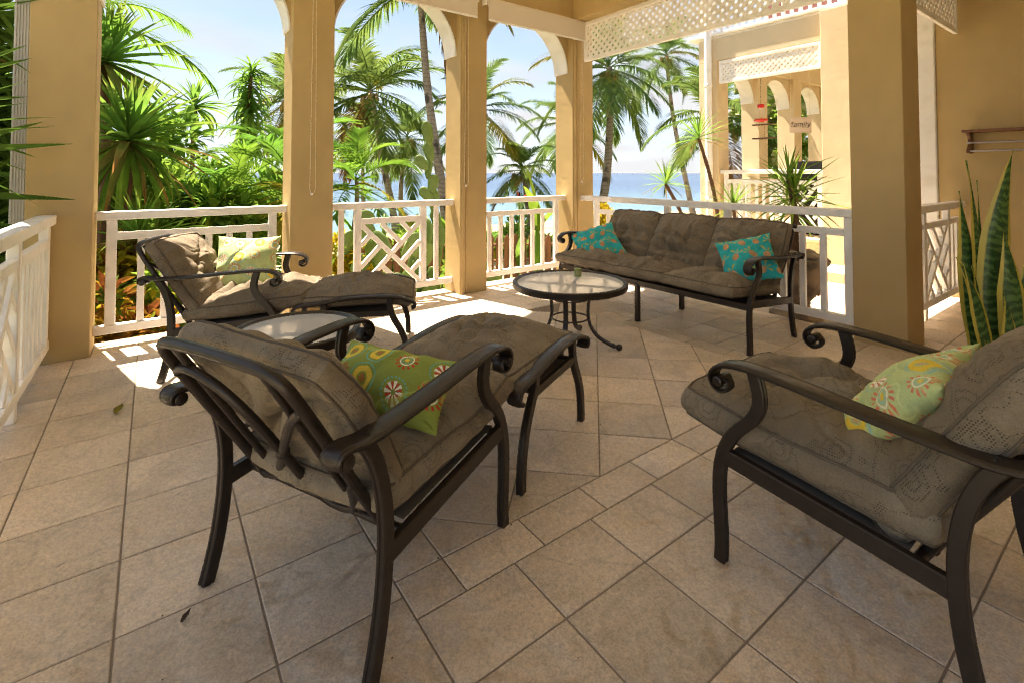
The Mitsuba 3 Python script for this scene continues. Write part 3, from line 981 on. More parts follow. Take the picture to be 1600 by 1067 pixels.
def frame_shapes():
    arm = sweep(ARM, ARM_PROF, LATY, ARM_SC)
    disc = trimesh.creation.cylinder(radius=.010, height=.080, sections=16)
    disc.apply_transform(trimesh.transformations.rotation_matrix(np.pi / 2, [1, 0, 0]))
    disc.apply_translation([.621, 0, .570])
    rear = tube([(-.098, -.034, .588), (-.098, -.030, .588), (-.098, 0, .588), (-.098, .030, .588), (-.098, .034, .588)], [.012, .018, .018, .018, .012], 18)
    front = tube([(.621, -.035, .570), (.621, -.031, .570), (.621, 0, .570), (.621, .031, .570), (.621, .035, .570)], [.010, .0155, .0155, .0155, .010], 18)
    arm = cat([arm, disc, rear, front])
    SH["arm"] = mikit.ply(arm, "m_metal", 40)
    SH["fleg"] = mikit.ply(sweep(FLEG, LEG_PROF, LATY), "m_metal", 40)
    SH["rleg"] = mikit.ply(sweep(RLEG, LEG_PROF, LATY, np.linspace(1.0, 0.95, 40)), "m_metal", 40)
    rail = bar((.05, 0, .283), (.625, 0, .335), .026, .05, LATY, .004)
    SH["rail"] = mikit.ply(rail, "m_metal", 40)
    SH["oarm"] = mikit.ply(sweep(OARM, ARM_PROF * [1.1, .9], LATY), "m_metal", 40)
    SH["olegr"] = mikit.ply(sweep(OLEGR, LEG_PROF, LATY), "m_metal", 40)
    SH["olegf"] = mikit.ply(sweep(OLEGF, LEG_PROF, LATY), "m_metal", 40)
    SH["orail"] = mikit.ply(bar((.105, 0, .335), (.535, 0, .335), .024, .036, LATY, .004), "m_metal", 40)


frame_shapes()


def sides(k, M, half, names):
    for nm, sh, pn in names:
        for y in (-half, half):
            put(k, pn, SH[sh], M @ Mrt((0, y, 0)))


def back_frame(k, M, half, y0, y1, zt=.795):
    """Round tube hoop with two curling inner tubes between y0 and y1."""
    base = np.array([.135, 0, .275])
    top = base + BACK_DIR * ((zt - .275) / .843)
    w, h = (y1 - y0) / 2, np.linalg.norm(top - base)
    c = (y0 + y1) / 2
    pl = lambda a, b: base + BACK_DIR * b + np.array([0, c + a, 0])
    R = .07
    pts = [pl(-w, 0), pl(-w, h * .5), pl(-w, h - R)] + [pl(-w + R - R * np.cos(t), h - R + R * np.sin(t)) for t in np.linspace(.3, np.pi / 2, 5)]
    pts += [pl(w - R + R * np.sin(t), h - R + R * np.cos(t)) for t in np.linspace(0, np.pi / 2 - .3, 5)] + [pl(w, h - R), pl(w, h * .5), pl(w, 0)]
    mesh(k, "back_hoop", tube(smooth_path(pts, 70), .0145, 10), "m_metal", True, M)
    for q in ([(-1, .80), (-.80, .74), (-.40, .57), (0, .38), (.42, .17), (.72, .06), (.97, .05)],
              [(1, .80), (.80, .845), (.42, .82), (.13, .66), (.01, .38), (-.04, .18), (-.20, .05), (-.48, .04), (-.78, .16), (-.985, .34)]):
        mesh(k, "back_scroll", tube(smooth_path([pl(a * w, b * h) for a, b in q], 60) - BACK_NRM * .006, .0125, 9), "m_metal", True, M)
    for s in (-1, 1):
        q = [pl(s * (w - .075), .0), pl(s * (w - .075), h * .6), pl(s * (w - .07), h * .97)]
        mesh(k, "back_strut", tube(smooth_path(q, 14) + BACK_NRM * .004, .010, 8), "m_metal", True, M)
    cl = trimesh.creation.icosphere(subdivisions=2, radius=.019)
    cl.apply_translation(pl(0, h * .38) - BACK_NRM * .006)
    mesh(k, "back_clamp", cl, "m_metal", True, M)


def cross_tube(k, M, y0, y1, s, z, name="cross_tube", r=.0135):
    mesh(k, name, tube([(s, y0, z), (s, (y0 + y1) / 2, z), (s, y1, z)], r, 10), "m_metal", True, M)


def seat_platform(k, M, y0, y1):
    mesh(k, "sling", rbox(.14, .60, y0 + .03, y1 - .03, .300, .304, .001), "m_sling", False, M @ np.array([[.996, 0, -.09, .035], [0, 1, 0, 0], [.09, 0, .996, -.012], [0, 0, 0, 1]]))


def back_M(y, lean=0.0, up=.0, fw=.0, roll=0.0):
    """Cushion frame for a back cushion: x up along the back, y across, z forward."""
    R = np.stack([BACK_DIR, [0, -1, 0], BACK_NRM], 1)
    R = R @ rot([0, 1, 0], lean) @ rot([0, 0, 1], roll)
    m = np.eye(4)
    m[:3, :3] = R
    m[:3, 3] = np.array([-.030, y, .535]) + BACK_DIR * up + BACK_NRM * (.072 + fw)
    return m


def seat_M(y, s=.425, z=.398, tilt=.085, rz=0.0):
    m = Mrt((s, y, z), R=rot([0, 0, 1], rz) @ rot([0, 1, 0], -tilt))
    return m


HALF = .33


def armchair(label, P0, ang, seed, seat_kw=None, back_kw=None, seatpos=None):
    k = thing("armchair", label, "chair")
    M = Mrt((P0[0], P0[1], 0), ang) @ Mrt((0, HALF, 0))      # P0: the sitter's right rear foot
    sides(k, M, HALF, (("rl", "rleg", "rear_leg"), ("fl", "fleg", "front_leg"), ("r", "rail", "side_rail"), ("a", "arm", "arm")))
    cross_tube(k, M, -HALF + .01, HALF - .01, .13, .287)
    cross_tube(k, M, -HALF + .01, HALF - .01, .60, .330, r=.012)
    back_frame(k, M, HALF, -.248, .248)
    seat_platform(k, M, -HALF, HALF)
    sk = dict(L=.69, W=.60, Tk=.15, seed=seed, puff=.070, gus=.072, puff2=.02, n=112, m=100, folds=7, depth=.042, wr=.012)
    sk.update(seat_kw or {})
    add_cushion(k, "seat_cushion", cushion(**sk), M @ seat_M(0, **(seatpos or {})))
    bk = dict(L=.55, W=.565, Tk=.14, seed=seed + 20, puff=.062, puff2=.018, gus=.062, n=112, m=100, folds=6, pleat=.014, depth=.026, roll=1.1)
    bk.update(back_kw or {})
    add_cushion(k, "back_cushion", cushion(**bk), M @ back_M(0, fw=.010, up=-.015))
    return k, M


def ottoman(label, P0, ang, seed, **kw):
    k = thing("ottoman", label, "ottoman")
    M = Mrt((P0[0], P0[1], 0), ang) @ Mrt((0, HALF, 0))
    sides(k, M, HALF, (("", "olegr", "leg"), ("", "olegf", "leg"), ("", "orail", "side_rail"), ("", "oarm", "side_arm")))
    cross_tube(k, M, -HALF, HALF, .125, .335)
    cross_tube(k, M, -HALF, HALF, .515, .335)
    mesh(k, "sling", rbox(.125, .515, -.30, .30, .331, .335, .001), "m_sling", False, M)
    c = dict(L=.70, W=.58, Tk=.125, seed=seed, puff=.055, gus=.058, puff2=.01, n=112, m=100, folds=9, sag=-.012, depth=.022, roll=1.3, wr=.008)
    c.update(kw)
    add_cushion(k, "cushion", cushion(**c), M @ Mrt((.315, 0, .412)))
    return k, M


A1 = math.atan2(.4275, .904)
ch1, M1 = armchair("dark metal armchair in the foreground, seen from behind with a bright green pillow", (.435, 1.184), A1, 4)
ot1, MO1 = ottoman("footstool with a rumpled cushion pushed up to the front of the foreground armchair", (1.162, 1.556), A1, 31)
A2 = math.atan2(-.449, .893)
ch2, M2 = armchair("dark metal armchair by the left arch, half in sun with a pale green pillow", (.06, 3.62), A2, 9)
ot2, MO2 = ottoman("footstool in front of the armchair by the left arch, its cushion sagging over the end", (.760, 3.275), A2 + .04, 37, roll=1.9)
ch3, M3 = armchair("dark metal armchair cut off by the right edge, its thick seat cushion creased", (2.135, .28), math.pi / 2, 14, seat_kw=dict(Tk=.17, L=.72, folds=6, gus=.09), seatpos=dict(s=.44, z=.405), back_kw=dict(Tk=.19, L=.60, W=.585, gus=.09, puff=.07))

# sofa: faces -x
SO = thing("sofa", "three seat dark metal sofa with grey brown cushions along the right railing", "sofa")
MS = Mrt((3.88, 3.70, 0), math.pi)        # y of the seat frame runs towards -Y
W3 = 1.92
for y in (0, W3):
    for sh, pn in (("rleg", "rear_leg"), ("fleg", "front_leg"), ("rail", "side_rail"), ("arm", "arm")):
        put(SO, pn, SH[sh], MS @ Mrt((0, y, 0)))
mesh(SO, "middle_leg", rbox(.612, .652, W3 / 2 - .018, W3 / 2 + .018, 0, .312, .004), "m_metal", False, MS)
mesh(SO, "middle_leg", rbox(.01, .05, W3 / 2 - .018, W3 / 2 + .018, 0, .27, .004), "m_metal", False, MS)
mesh(SO, "front_rail", bar((.632, 0, .318), (.632, W3, .318), .026, .046, [1, 0, 0], .004, -.012), "m_metal", False, MS)
cross_tube(SO, MS, .01, W3 - .01, .13, .287)
for i in range(3):
    back_frame(SO, MS, .3, .06 + .60 * i + .02, .06 + .60 * i + .58, .80)
base = np.array([.135, 0, .275]) + BACK_DIR * (.525 / .843)
mesh(SO, "top_tube", tube([(base[0], .06, base[2] + .004), (base[0], W3 / 2, base[2] + .004), (base[0], W3 - .06, base[2] + .004)], .014, 10), "m_metal", True, MS)
mesh(SO, "sling", rbox(.12, .60, .03, W3 - .03, .300, .304, .001), "m_sling", False, MS)
for i in range(3):
    y = .06 + .30 + .60 * i
    add_cushion(SO, "seat_cushion", cushion(.67, .615, .14, 50 + i, puff=.065, gus=.07, puff2=.02, n=84, m=80, folds=9, depth=.022, pleat=.012, wr=.008), MS @ seat_M(y, s=.415, z=.393))
    add_cushion(SO, "back_cushion", cushion(.55, .60, .15, 60 + i, puff=.075, gus=.065, puff2=.02, n=84, m=80, folds=10, depth=.034, pleat=.014, wr=.009), MS @ back_M(y, up=.015, fw=.012))

# pillows
def frame_M(base, loc, zaxis, xaxis):
    z = np.array(zaxis, float)
    z /= np.linalg.norm(z)
    x = np.array(xaxis, float)
    x -= z * (x @ z)
    x /= np.linalg.norm(x)
    return base @ Mrt(loc, R=np.stack([x, np.cross(z, x), z], 1))


add_pillow("throw_pillow", "bright green pillow with red flower rings on the foreground armchair", .42, .20, 3, frame_M(M1, (.305, -.105, .562), (-.62, -.2, .76), (.1, -.44, -.045)), "m_green", asp=.54)
add_pillow("throw_pillow", "green patterned pillow with sunlight in its colour on the armchair by the left arch", .40, .19, 5, frame_M(M2, (.30, .12, .60), (.12, -.9, .42), (1, 0, .02)), "m_green_sunlit")
add_pillow("throw_pillow", "pale green pillow behind the arm of the right edge armchair", .42, .19, 8, frame_M(M3, (.235, .0, .545), (.76, .05, .65), (0, 1, -.05)), "m_green_sunlit")
add_pillow("throw_pillow", "turquoise pineapple print pillow at the far left end of the sofa", .45, .18, 6, frame_M(MS, (.395, .265, .545), (.52, .34, .78), (-.36, .24, .10)), "m_teal")
add_pillow("throw_pillow", "turquoise pineapple print pillow leaning on the near right arm of the sofa", .40, .18, 7, frame_M(MS, (.325, 1.745, .585), (.70, .24, .67), (-.15, .24, .07)), "m_teal")


# ---------------------------------------------------------------- tables
def round_table(k, cx, cy, zt, R, legs, a0, foot):
    M = Mrt((cx, cy, 0), 0)
    rim = [(R - .034, zt - .012), (R - .034, zt - .034), (R - .012, zt - .040), (R - .002, zt - .036), (R, zt - .024), (R, zt + .002), (R - .006, zt + .007), (R - .018, zt + .008), (R - .026, zt + .003), (R - .034, zt - .002)]
    mesh(k, "rim", lathe(rim + [rim[0]], 72), "m_metal", 30, M)
    t = np.linspace(0, 2 * np.pi, 73)[:-1]
    gl = prism(Polygon([((R - .033) * np.cos(a), (R - .033) * np.sin(a)) for a in t]), zt - .004, zt - .0038)
    disc = trimesh.Trimesh(np.vstack([np.c_[(R - .0335) * np.cos(t), (R - .0335) * np.sin(t), t * 0 + zt - .003], [[0, 0, zt - .003]]]), np.stack([np.arange(72), (np.arange(72) + 1) % 72, np.full(72, 72)], 1), process=False)
    mesh(k, "glass_top", disc, "m_tableglass", False, M)
    s = zt / .45
    r0 = R / .41 * .147
    path = smooth_path([(r0 + .012, 0, (.41) * s), (r0 - .002, 0, .36 * s), (r0 - .014, 0, .28 * s), (r0 - .012, 0, .20 * s), (r0 + .012, 0, .13 * s), (r0 + .062, 0, .075 * s), (foot - .045, 0, .034), (foot - .01, 0, .022)], 40)
    leg = sweep(path, rrect(.0095, .0165, .004, 2), LATY)
    b1 = trimesh.creation.icosphere(subdivisions=2, radius=.022)
    b1.apply_translation([foot + .012, 0, .022])
    b2 = trimesh.creation.icosphere(subdivisions=2, radius=.016)
    b2.apply_translation([foot - .03, 0, .030])
    lg, fo = mikit.ply(leg, "m_metal", 40), mikit.ply(cat([b1, b2]), "m_metal", True)
    for i in range(legs):
        Ml = M @ Mrt((0, 0, 0), a0 + i * 2 * np.pi / legs)
        q = put(k, "leg", lg, Ml)
        put(q, "ball_foot", fo, Ml)
    for z, r in ((.335 * s, r0 - .012), (.195 * s, r0 - .018)):
        a = np.linspace(0, 2 * np.pi, 49)
        mesh(k, "ring", tube(np.c_[r * np.cos(a), r * np.sin(a), a * 0 + z], .006, 8), "m_metal", True, M)
    mesh(k, "top_support", cat([bar((-R + .03, 0, zt - .026), (R - .03, 0, zt - .026), .022, .012, [0, 1, 0]), bar((0, -R + .03, zt - .0385), (0, R - .03, zt - .0385), .022, .012, [1, 0, 0])]), "m_metal", False, M @ Mrt((0, 0, 0), a0))


k = thing("coffee_table", "round glass topped coffee table with a jar candle on it", "table")
round_table(k, 2.415, 2.655, .45, .41, 4, math.radians(-54.6), .335)
k = thing("side_table", "low round glass topped side table between the two left armchairs", "table")
round_table(k, .575, 2.60, .47, .30, 4, math.radians(162), .27)

k = thing("candle_jar", "small glass jar with a green candle on the coffee table", "candle")
cx, cy, cz = 2.579, 2.745, .4475
j = mesh(k, "jar", lathe([(0.0, .004), (.027, .004), (.0285, .008), (.0285, .085), (.0275, .086), (.0270, .0845)], 32), "m_glass", 30, Mrt((cx, cy, cz)))
mesh(k, "wax", lathe([(0, .006), (.026, .006), (.0265, .010), (.0265, .060), (.025, .062), (0, .061)], 32), "m_wax", 30, Mrt((cx, cy, cz)))
lab = sweep([(0.0272 * math.cos(a), .0272 * math.sin(a), .033) for a in np.linspace(-2.9, -1.2, 10)], np.array([(-.0005, -.016), (.0005, -.016), (.0005, .016), (-.0005, .016)]), [0, 0, 1])
mesh(k, "paper_label", lab, "m_paperlabel", False, Mrt((cx, cy, cz)))
mesh(k, "wick", tube([(0, 0, .06), (.001, 0, .066), (.003, 0, .071)], .001, 5), "m_ink", False, Mrt((cx, cy, cz)))
# ---------------------------------------------------------------- ground, sea
def gz(x, y):
    return -0.45 - 0.1 * np.maximum(np.asarray(y, float) - 5.4, 0) - 0.0 * np.asarray(x)


GR = struct("ground", "garden ground falling away from the terrace to the beach")
u, v = np.meshgrid(np.linspace(-70, 110, 91), np.concatenate([np.linspace(-40, 4.9, 8), np.linspace(5.2, 48, 60)]), indexing="ij")
zz = gz(u, v) + 0.10 * (meshkit.fbm(np.stack([u * .4, v * .4, u * 0], -1), 3, 2) - .5) * (v > 5.1)
put(GR, None, mikit.ply(trimesh.Trimesh(np.stack([u, v, zz], -1).reshape(-1, 3), grid_faces(*u.shape), process=False), "m_soil", True))
SEA = struct("sea", "flat pale blue sea reaching the horizon")
rr = np.concatenate([[0], np.geomspace(20, 16000, 60)])
aa = np.linspace(0, 2 * np.pi, 129)
R_, A_ = np.meshgrid(rr, aa, indexing="ij")
put(SEA, None, mikit.ply(trimesh.Trimesh(np.stack([R_ * np.cos(A_), R_ * np.sin(A_), R_ * 0 - 4.55], -1).reshape(-1, 3), grid_faces(*R_.shape), process=False), "m_sea", True))
PV = struct("side_path", "pale paving between the terrace and the house next door")
m = rbox(4.225, 7.145, -3.0, 4.9, -0.30, -0.06, 0.01)
put(PV, None, mikit.ply(m, "m_pave", False))

# ---------------------------------------------------------------- leaves and fronds


def blade(elev, droop, w=0.068, n=9, fold=0.30, seed=0):
    """Sword leaf of length 1 growing along +x, starting at the given elevation (degrees)."""
    t = np.linspace(0, 1, n)
    a = np.radians(elev) - np.radians(droop) * t ** 1.7
    x = np.concatenate([[0], np.cumsum(np.cos(a[:-1]) / (n - 1))])
    z = np.concatenate([[0], np.cumsum(np.sin(a[:-1]) / (n - 1))])
    wd = w * np.minimum(1, (0.55 + 1.6 * t)) * np.clip((1 - t) * 1.9, 0, 1) ** 0.75
    V, U = [], []
    for i in range(n):
        nx, nz = -np.sin(a[i]), np.cos(a[i])
        h = wd[i] * fold
        V += [[x[i] + nx * h, wd[i] / 2, z[i] + nz * h], [x[i], 0, z[i]], [x[i] + nx * h, -wd[i] / 2, z[i] + nz * h]]
        U += [[t[i], 0]] * 3
    F = []
    for i in range(n - 1):
        b = 3 * i
        F += [(b, b + 1, b + 4), (b, b + 4, b + 3), (b + 1, b + 2, b + 5), (b + 1, b + 5, b + 4)]
    return trimesh.Trimesh(V, F, process=False), np.array(U)


_blades = {}


def blade_shape(elev, droop, w, mat):
    key = (round(elev / 9), round(droop / 12), round(w, 3), mat)
    if key not in _blades:
        m, U = blade(key[0] * 9, key[1] * 12, w)
        _blades[key] = mikit.ply(m, mat, True, uv=U)
    return _blades[key]


def tilt_M(loc, az, s, ax=0.0, ay=0.0):
    return Mrt(loc, R=rot([1, 0, 0], ax) @ rot([0, 1, 0], ay) @ rot([0, 0, 1], az), scale=s)


def rosette(k, c, n, L, w, seed, mat="m_yucca", old="m_yuccaold", e0=86, e1=-35, droop=28, ax=0.0, ay=0.0, oldfrac=.75, lname="leaf"):
    r = np.random.default_rng(seed)
    for i in range(n):
        t = i / (n - 1)
        el = e0 + (e1 - e0) * t ** 1.15 + r.normal(0, 5)
        s = L * (0.62 + 0.42 * math.sin(min(1, t * 1.6) * 1.5)) * r.uniform(.85, 1.1)
        mt = old if t > oldfrac and r.random() < .7 else mat
        put(k, lname, blade_shape(el, droop * (0.3 + t) * r.uniform(.5, 1.5), w, mt), tilt_M(np.array(c) + [0, 0, .10 * L * (0.5 - t)], i * 2.39996 + r.normal(0, .25), s, ax, ay))


def frond(elev, droop, seed, Lf=0.30, npair=44, hang=0.5, n=22, w=0.016, vee=0.35):
    """Feather leaf of length 1 along +x: a rib and two rows of leaflets."""
    r = np.random.default_rng(seed)
    t = np.linspace(0, 1, n)
    a = np.radians(elev) - np.radians(droop) * t ** 1.35
    px = np.concatenate([[0], np.cumsum(np.cos(a[:-1]) / (n - 1))])
    pz = np.concatenate([[0], np.cumsum(np.sin(a[:-1]) / (n - 1))])
    rib = np.stack([px, 0.04 * np.sin(t * 3 + seed) * t, pz], 1)
    ms = [tube(rib, np.linspace(.010, .0022, n), 4)]
    V, F = [], []
    for i in range(npair):
        s = 0.13 + 0.87 * (i + r.uniform(-.3, .3)) / npair
        s = min(max(s, .1), .998)
        p = np.array([np.interp(s, t, rib[:, q]) for q in range(3)])
        an = np.interp(s, t, a)
        tg, up = np.array([math.cos(an), 0, math.sin(an)]), np.array([-math.sin(an), 0, math.cos(an)])
        ln = Lf * (math.sin(math.pi * (0.13 + 0.80 * s)) ** .75) * r.uniform(.85, 1.1)
        phi = math.radians(68 - 46 * s + r.normal(0, 5))
        for sd in (-1, 1):
            d = tg * math.cos(phi) + np.array([0, sd, 0]) * math.sin(phi) * math.cos(vee) + up * math.sin(phi) * math.sin(vee)
            q, seg = p.copy(), 4
            b = len(V)
            hg = hang * r.uniform(.6, 1.3)
            for j in range(seg + 1):
                f = j / seg
                wd = w * (1 - f) ** .7 * (0.6 + 1.2 * min(f * 3, 1)) if j < seg else 0.0006
                side = np.cross(d, up)
                side /= np.linalg.norm(side) + 1e-9
                side = side * .8 + up * .25 * sd
                V += [q + side * wd / 2, q - side * wd / 2]
                dd = d + np.array([0, 0, -hg * 1.5 * f])
                dd /= np.linalg.norm(dd)
                q = q + dd * ln / seg
            for j in range(seg):
                c = b + 2 * j
                F += [(c, c + 1, c + 3), (c, c + 3, c + 2)]
    return cat([trimesh.Trimesh(V, F, process=False), ms[0]])


_fr = {}


def frond_shape(el, seed, mat, style):
    e = round(el / 17)
    key = (e, seed % 2, mat, style)
    if key not in _fr:
        el = e * 17
        kw = dict(coco=dict(Lf=.30, npair=52, hang=.5 + .25 * (el < 20), w=.0175, vee=.25), areca=dict(Lf=.34, npair=26, hang=.35, w=.026, vee=.45),
                  fine=dict(Lf=.30, npair=34, hang=.9, w=.018, vee=.2))[style]
        _fr[key] = mikit.ply(frond(el, 58 + 0.35 * max(el, 0) - (12 if el < -10 else 0), 600 + 17 * e + seed % 2, **kw), mat, False)
    return _fr[key]


def palm(label, crown, base, L, seed, n=24, mats=("m_frond", "m_frondyellow"), rt=.13, nuts=True, bulge=0.4, e0=80, e1=-46, lean=None, name="palm_tree", group=None, style="coco"):
    k = thing(name, label, "palm tree", group)
    r = np.random.default_rng(seed)
    crown, base = np.array(crown, float), np.array(base, float)
    t = np.linspace(0, 1, 22)[:, None]
    side = np.array(lean if lean is not None else [r.normal(0, .3), r.normal(0, .3), 0])
    path = base + (crown - base) * t + side * (t * (1 - t)) * 1.6 + np.c_[0.03 * np.sin(t * 9), 0.03 * np.cos(t * 8), t * 0]
    rad = rt * (1.0 - .42 * t[:, 0]) * (1 + .5 * np.exp(-t[:, 0] * 14)) * (1 + .03 * np.sin(np.arange(22) * 2.1))
    mesh(k, "trunk", tube(path, rad, 12), "m_trunk", True)
    for i in range(n):
        q = i / (n - 1)
        el = e0 + (e1 - e0) * q ** .95 + r.normal(0, 7)
        mt = mats[1] if r.random() < .13 else mats[0]
        if q > .96 and r.random() < .6 and style == "coco":
            mt = "m_fronddry"
        put(k, "frond", frond_shape(el, int(r.integers(0, 2)), mt, style), tilt_M(crown + [0, 0, .12 - .28 * q], i * 2.39996 + r.normal(0, .2) + seed, L * r.uniform(.85, 1.1) * (0.8 + .25 * q), r.normal(0, .06), r.normal(0, .06)))
    if nuts:
        ms = []
        for _ in range(11):
            s = trimesh.creation.icosphere(subdivisions=1, radius=.10)
            s.apply_scale([1, 1, 1.2])
            a = r.uniform(0, 6.28)
            s.apply_translation(crown + [.24 * math.cos(a), .24 * math.sin(a), -.18 - r.uniform(0, .3)])
            ms.append(s)
        mesh(k, "coconut_bunch", cat(ms), "m_coconut", True, kind="stuff")
    return k


def leaf_mass(r, n, fn, size, ratio=.36, updir=.3, fold=.25):
    """n folded leaves; fn gives their places and the directions they point away in."""
    p, d = fn(n)
    d = d + r.normal(0, .45, d.shape) + [0, 0, updir]
    d /= np.linalg.norm(d, axis=1, keepdims=True)
    up = np.array([0, 0, 1]) + r.normal(0, .35, d.shape)
    s = np.cross(d, up)
    s /= np.linalg.norm(s, axis=1, keepdims=True)
    nn = np.cross(s, d)
    L = size * r.uniform(.6, 1.25, (n, 1))
    w = L * ratio / 2
    b, tip = p, p + d * L - nn * L * .18
    m1, m2 = p + d * L * .38 + nn * L * .04, p + d * L * .72 - nn * L * .04
    h = w * fold
    V = np.stack([b, m1 + s * w + nn * h, m1, m1 - s * w + nn * h, m2 + s * w * .78 + nn * h, m2, m2 - s * w * .78 + nn * h, tip], 1).reshape(-1, 3)
    f0 = np.array([(0, 2, 1), (0, 3, 2), (1, 2, 5), (1, 5, 4), (2, 3, 6), (2, 6, 5), (4, 5, 7), (5, 6, 7)])
    F = (f0[None] + (np.arange(n) * 8)[:, None, None]).reshape(-1, 3)
    return trimesh.Trimesh(V, F, process=False)


def clumps(r, c, rad, k=9):
    c, rad = np.array(c, float), np.array(rad, float)
    cs = c + r.normal(0, .45, (k, 3)) * rad
    rs = rad.min() * r.uniform(.28, .55, k)

    def fn(n):
        w = r.integers(0, k, n)
        d = r.normal(size=(n, 3))
        d /= np.linalg.norm(d, axis=1, keepdims=True)
        return cs[w] + d * (rs[w] * r.uniform(.55, 1.05, n))[:, None] * [1, 1, 1.1], d
    return fn


def bush(name, label, category, c, rad, n, size, mat, seed, group=None, picked=0, mat2=None, ratio=.36, k=9, stem=True):
    key = thing(name, label, category, group)
    r = np.random.default_rng(seed)
    fn = clumps(r, c, rad, k)
    put(key, "foliage", mikit.ply(leaf_mass(r, n, fn, size, ratio), mat, False), kind="stuff")
    if mat2:
        put(key, "foliage", mikit.ply(leaf_mass(r, n // 3, fn, size * .9, ratio), mat2, False), kind="stuff")
    for i in range(picked):
        put(key, "leaf", mikit.ply(leaf_mass(r, 1, fn, size * 1.25, ratio * 1.1), mat2 if (mat2 and i % 3 == 0) else mat, False))
    if stem:
        base = np.array([c[0], c[1], float(gz(c[0], c[1])) - .05])
        for i in range(4):
            tip = np.array(c) + r.normal(0, .35, 3) * np.array(rad)
            mesh(key, "stem", tube(smooth_path([base + [r.normal(0, .05), r.normal(0, .05), 0], (base + tip) / 2 + r.normal(0, .06, 3), tip], 9), np.linspace(.022, .009, 9), 6), "m_barkbrown", True)
    return key


def trunk(k, pts, r0, r1, mat="m_barkbrown", n=18, name="trunk"):
    mesh(k, name, tube(smooth_path(pts, n), np.linspace(r0, r1, n) * (1 + .08 * np.sin(np.arange(n) * 2.4)), 10), mat, True)


# ---------------------------------------------------------------- coconut palms
palm("coconut palm with a yellowing crown, left in the middle front arch", (6.29, 17.65, 4.25), (7.0, 16.6, gz(0, 16.6)), 3.7, 3, n=24, lean=[.1, 0, 0], rt=.14)
palm("tall coconut palm whose trunk leaves the middle arch at the top", (6.15, 13.30, 6.95), (6.75, 12.3, gz(0, 12.3)), 3.5, 21, n=18, rt=.15, lean=[-.25, 0, 0], e1=-38)
palm("smaller far coconut palm between the two big trunks of the middle arch", (8.67, 19.7, 2.75), (8.5, 19.9, gz(0, 19.9)), 2.5, 8, n=18, rt=.12)
palm("coconut palm cut by the left edge of the right arch", (8.85, 14.3, 3.45), (8.8, 14.3, gz(0, 14.3)), 2.6, 5, n=18)
palm("low dark coconut palm in the lower half of the right arch", (9.60, 12.85, 1.35), (9.75, 12.7, gz(0, 12.7)), 1.75, 14, n=20, rt=.14, e1=-40, mats=("m_frond", "m_leafdark"))
palm("far coconut palm behind the corner pillar, fronds showing on both sides of it", (14.85, 16.3, 3.5), (14.8, 16.3, gz(0, 16.3)), 3.0, 33, n=18)
palm("large coconut palm right of the corner pillar with a curved trunk against the sea", (12.15, 11.40, 4.75), (11.45, 11.5, gz(0, 11.5)), 2.9, 41, n=24, rt=.16, lean=[.55, -.35, 0])
palm("slender far coconut palm under the lattice, left of the white downpipe", (22.4, 16.8, 7.7), (23.8, 16.0, gz(0, 16)), 3.0, 52, n=18, rt=.15, lean=[-.4, .3, 0])
palm("coconut palm behind the white downpipe of the house next door", (11.9, 7.40, 2.75), (12.0, 7.3, gz(0, 7.3)), 2.3, 64, n=18)
palm("coconut palm behind the second pillar, fronds reaching into the left arch", (3.95, 19.4, 3.95), (4.1, 19.4, gz(0, 19.4)), 2.9, 71, n=18)
palm("far coconut palm low behind the first crown of the middle arch", (9.4, 27.0, 3.4), (9.5, 27.0, gz(0, 27)), 3.0, 83, n=16)

# feathery garden palms
G = "feathery garden palms close to the terrace"
palm("bright green feathery palm at the right side of the left arch", (1.62, 7.9, 1.15), (1.7, 8.0, gz(0, 8)), 1.55, 91, n=14, mats=("m_frondgreen", "m_frondyellow"), nuts=False, rt=.06, style="areca", name="garden_palm", e1=-25)
palm("arching feathery palm in the lower left of the middle arch", (2.62, 7.95, 1.10), (2.7, 8.0, gz(0, 8)), 1.30, 95, n=14, mats=("m_frondgreen", "m_frondyellow"), nuts=False, rt=.055, style="areca", name="garden_palm", e1=-30)
palm("feathery palm low in the middle of the left arch", (1.0, 8.6, .75), (1.0, 8.7, gz(0, 8.7)), 1.5, 99, n=14, mats=("m_frondgreen", "m_frond"), nuts=False, rt=.06, style="areca", name="garden_palm", e1=-20)
palm("fine drooping palm high at the upper left of the left arch", (-.9, 8.7, 3.35), (-.8, 8.8, gz(0, 8.8)), 1.9, 104, n=14, mats=("m_frondgreen", "m_frondyellow"), nuts=False, rt=.07, style="fine", name="garden_palm", e1=-45)

# ---------------------------------------------------------------- sword leaved plants
TIPS = [((-.60, 4.25, 1.92), 1.6), ((-.61, 4.25, 1.68), 1.55), ((-.535, 4.25, 1.53), 1.25), ((-.405, 4.25, 1.39), 1.30), ((-.58, 4.25, 1.30), 1.55), ((-.385, 4.25, 1.03), 1.12), ((-.55, 4.25, 1.05), 1.15), ((-.62, 4.25, 2.0), 1.6), ((-.62, 4.25, .88), 1.0)]


def yucca(label, heads, base, seed, r0=.07, name="yucca", cat_="yucca", **kw):
    k = thing(name, label, cat_)
    for i, (c, n, L, ax, ay) in enumerate(heads):
        b = np.array(base) + [0.05 * i, .04 * i, 0]
        c = np.array(c, float)
        trunk(k, [b, b * .5 + c * .5 + [.05, 0, -.05], c - [0, 0, .06]], r0, r0 * .7)
        rosette(k, c, n, L, kw.get("w", .068), seed + i, ax=ax, ay=ay, **{a: v for a, v in kw.items() if a != "w"})
    return k


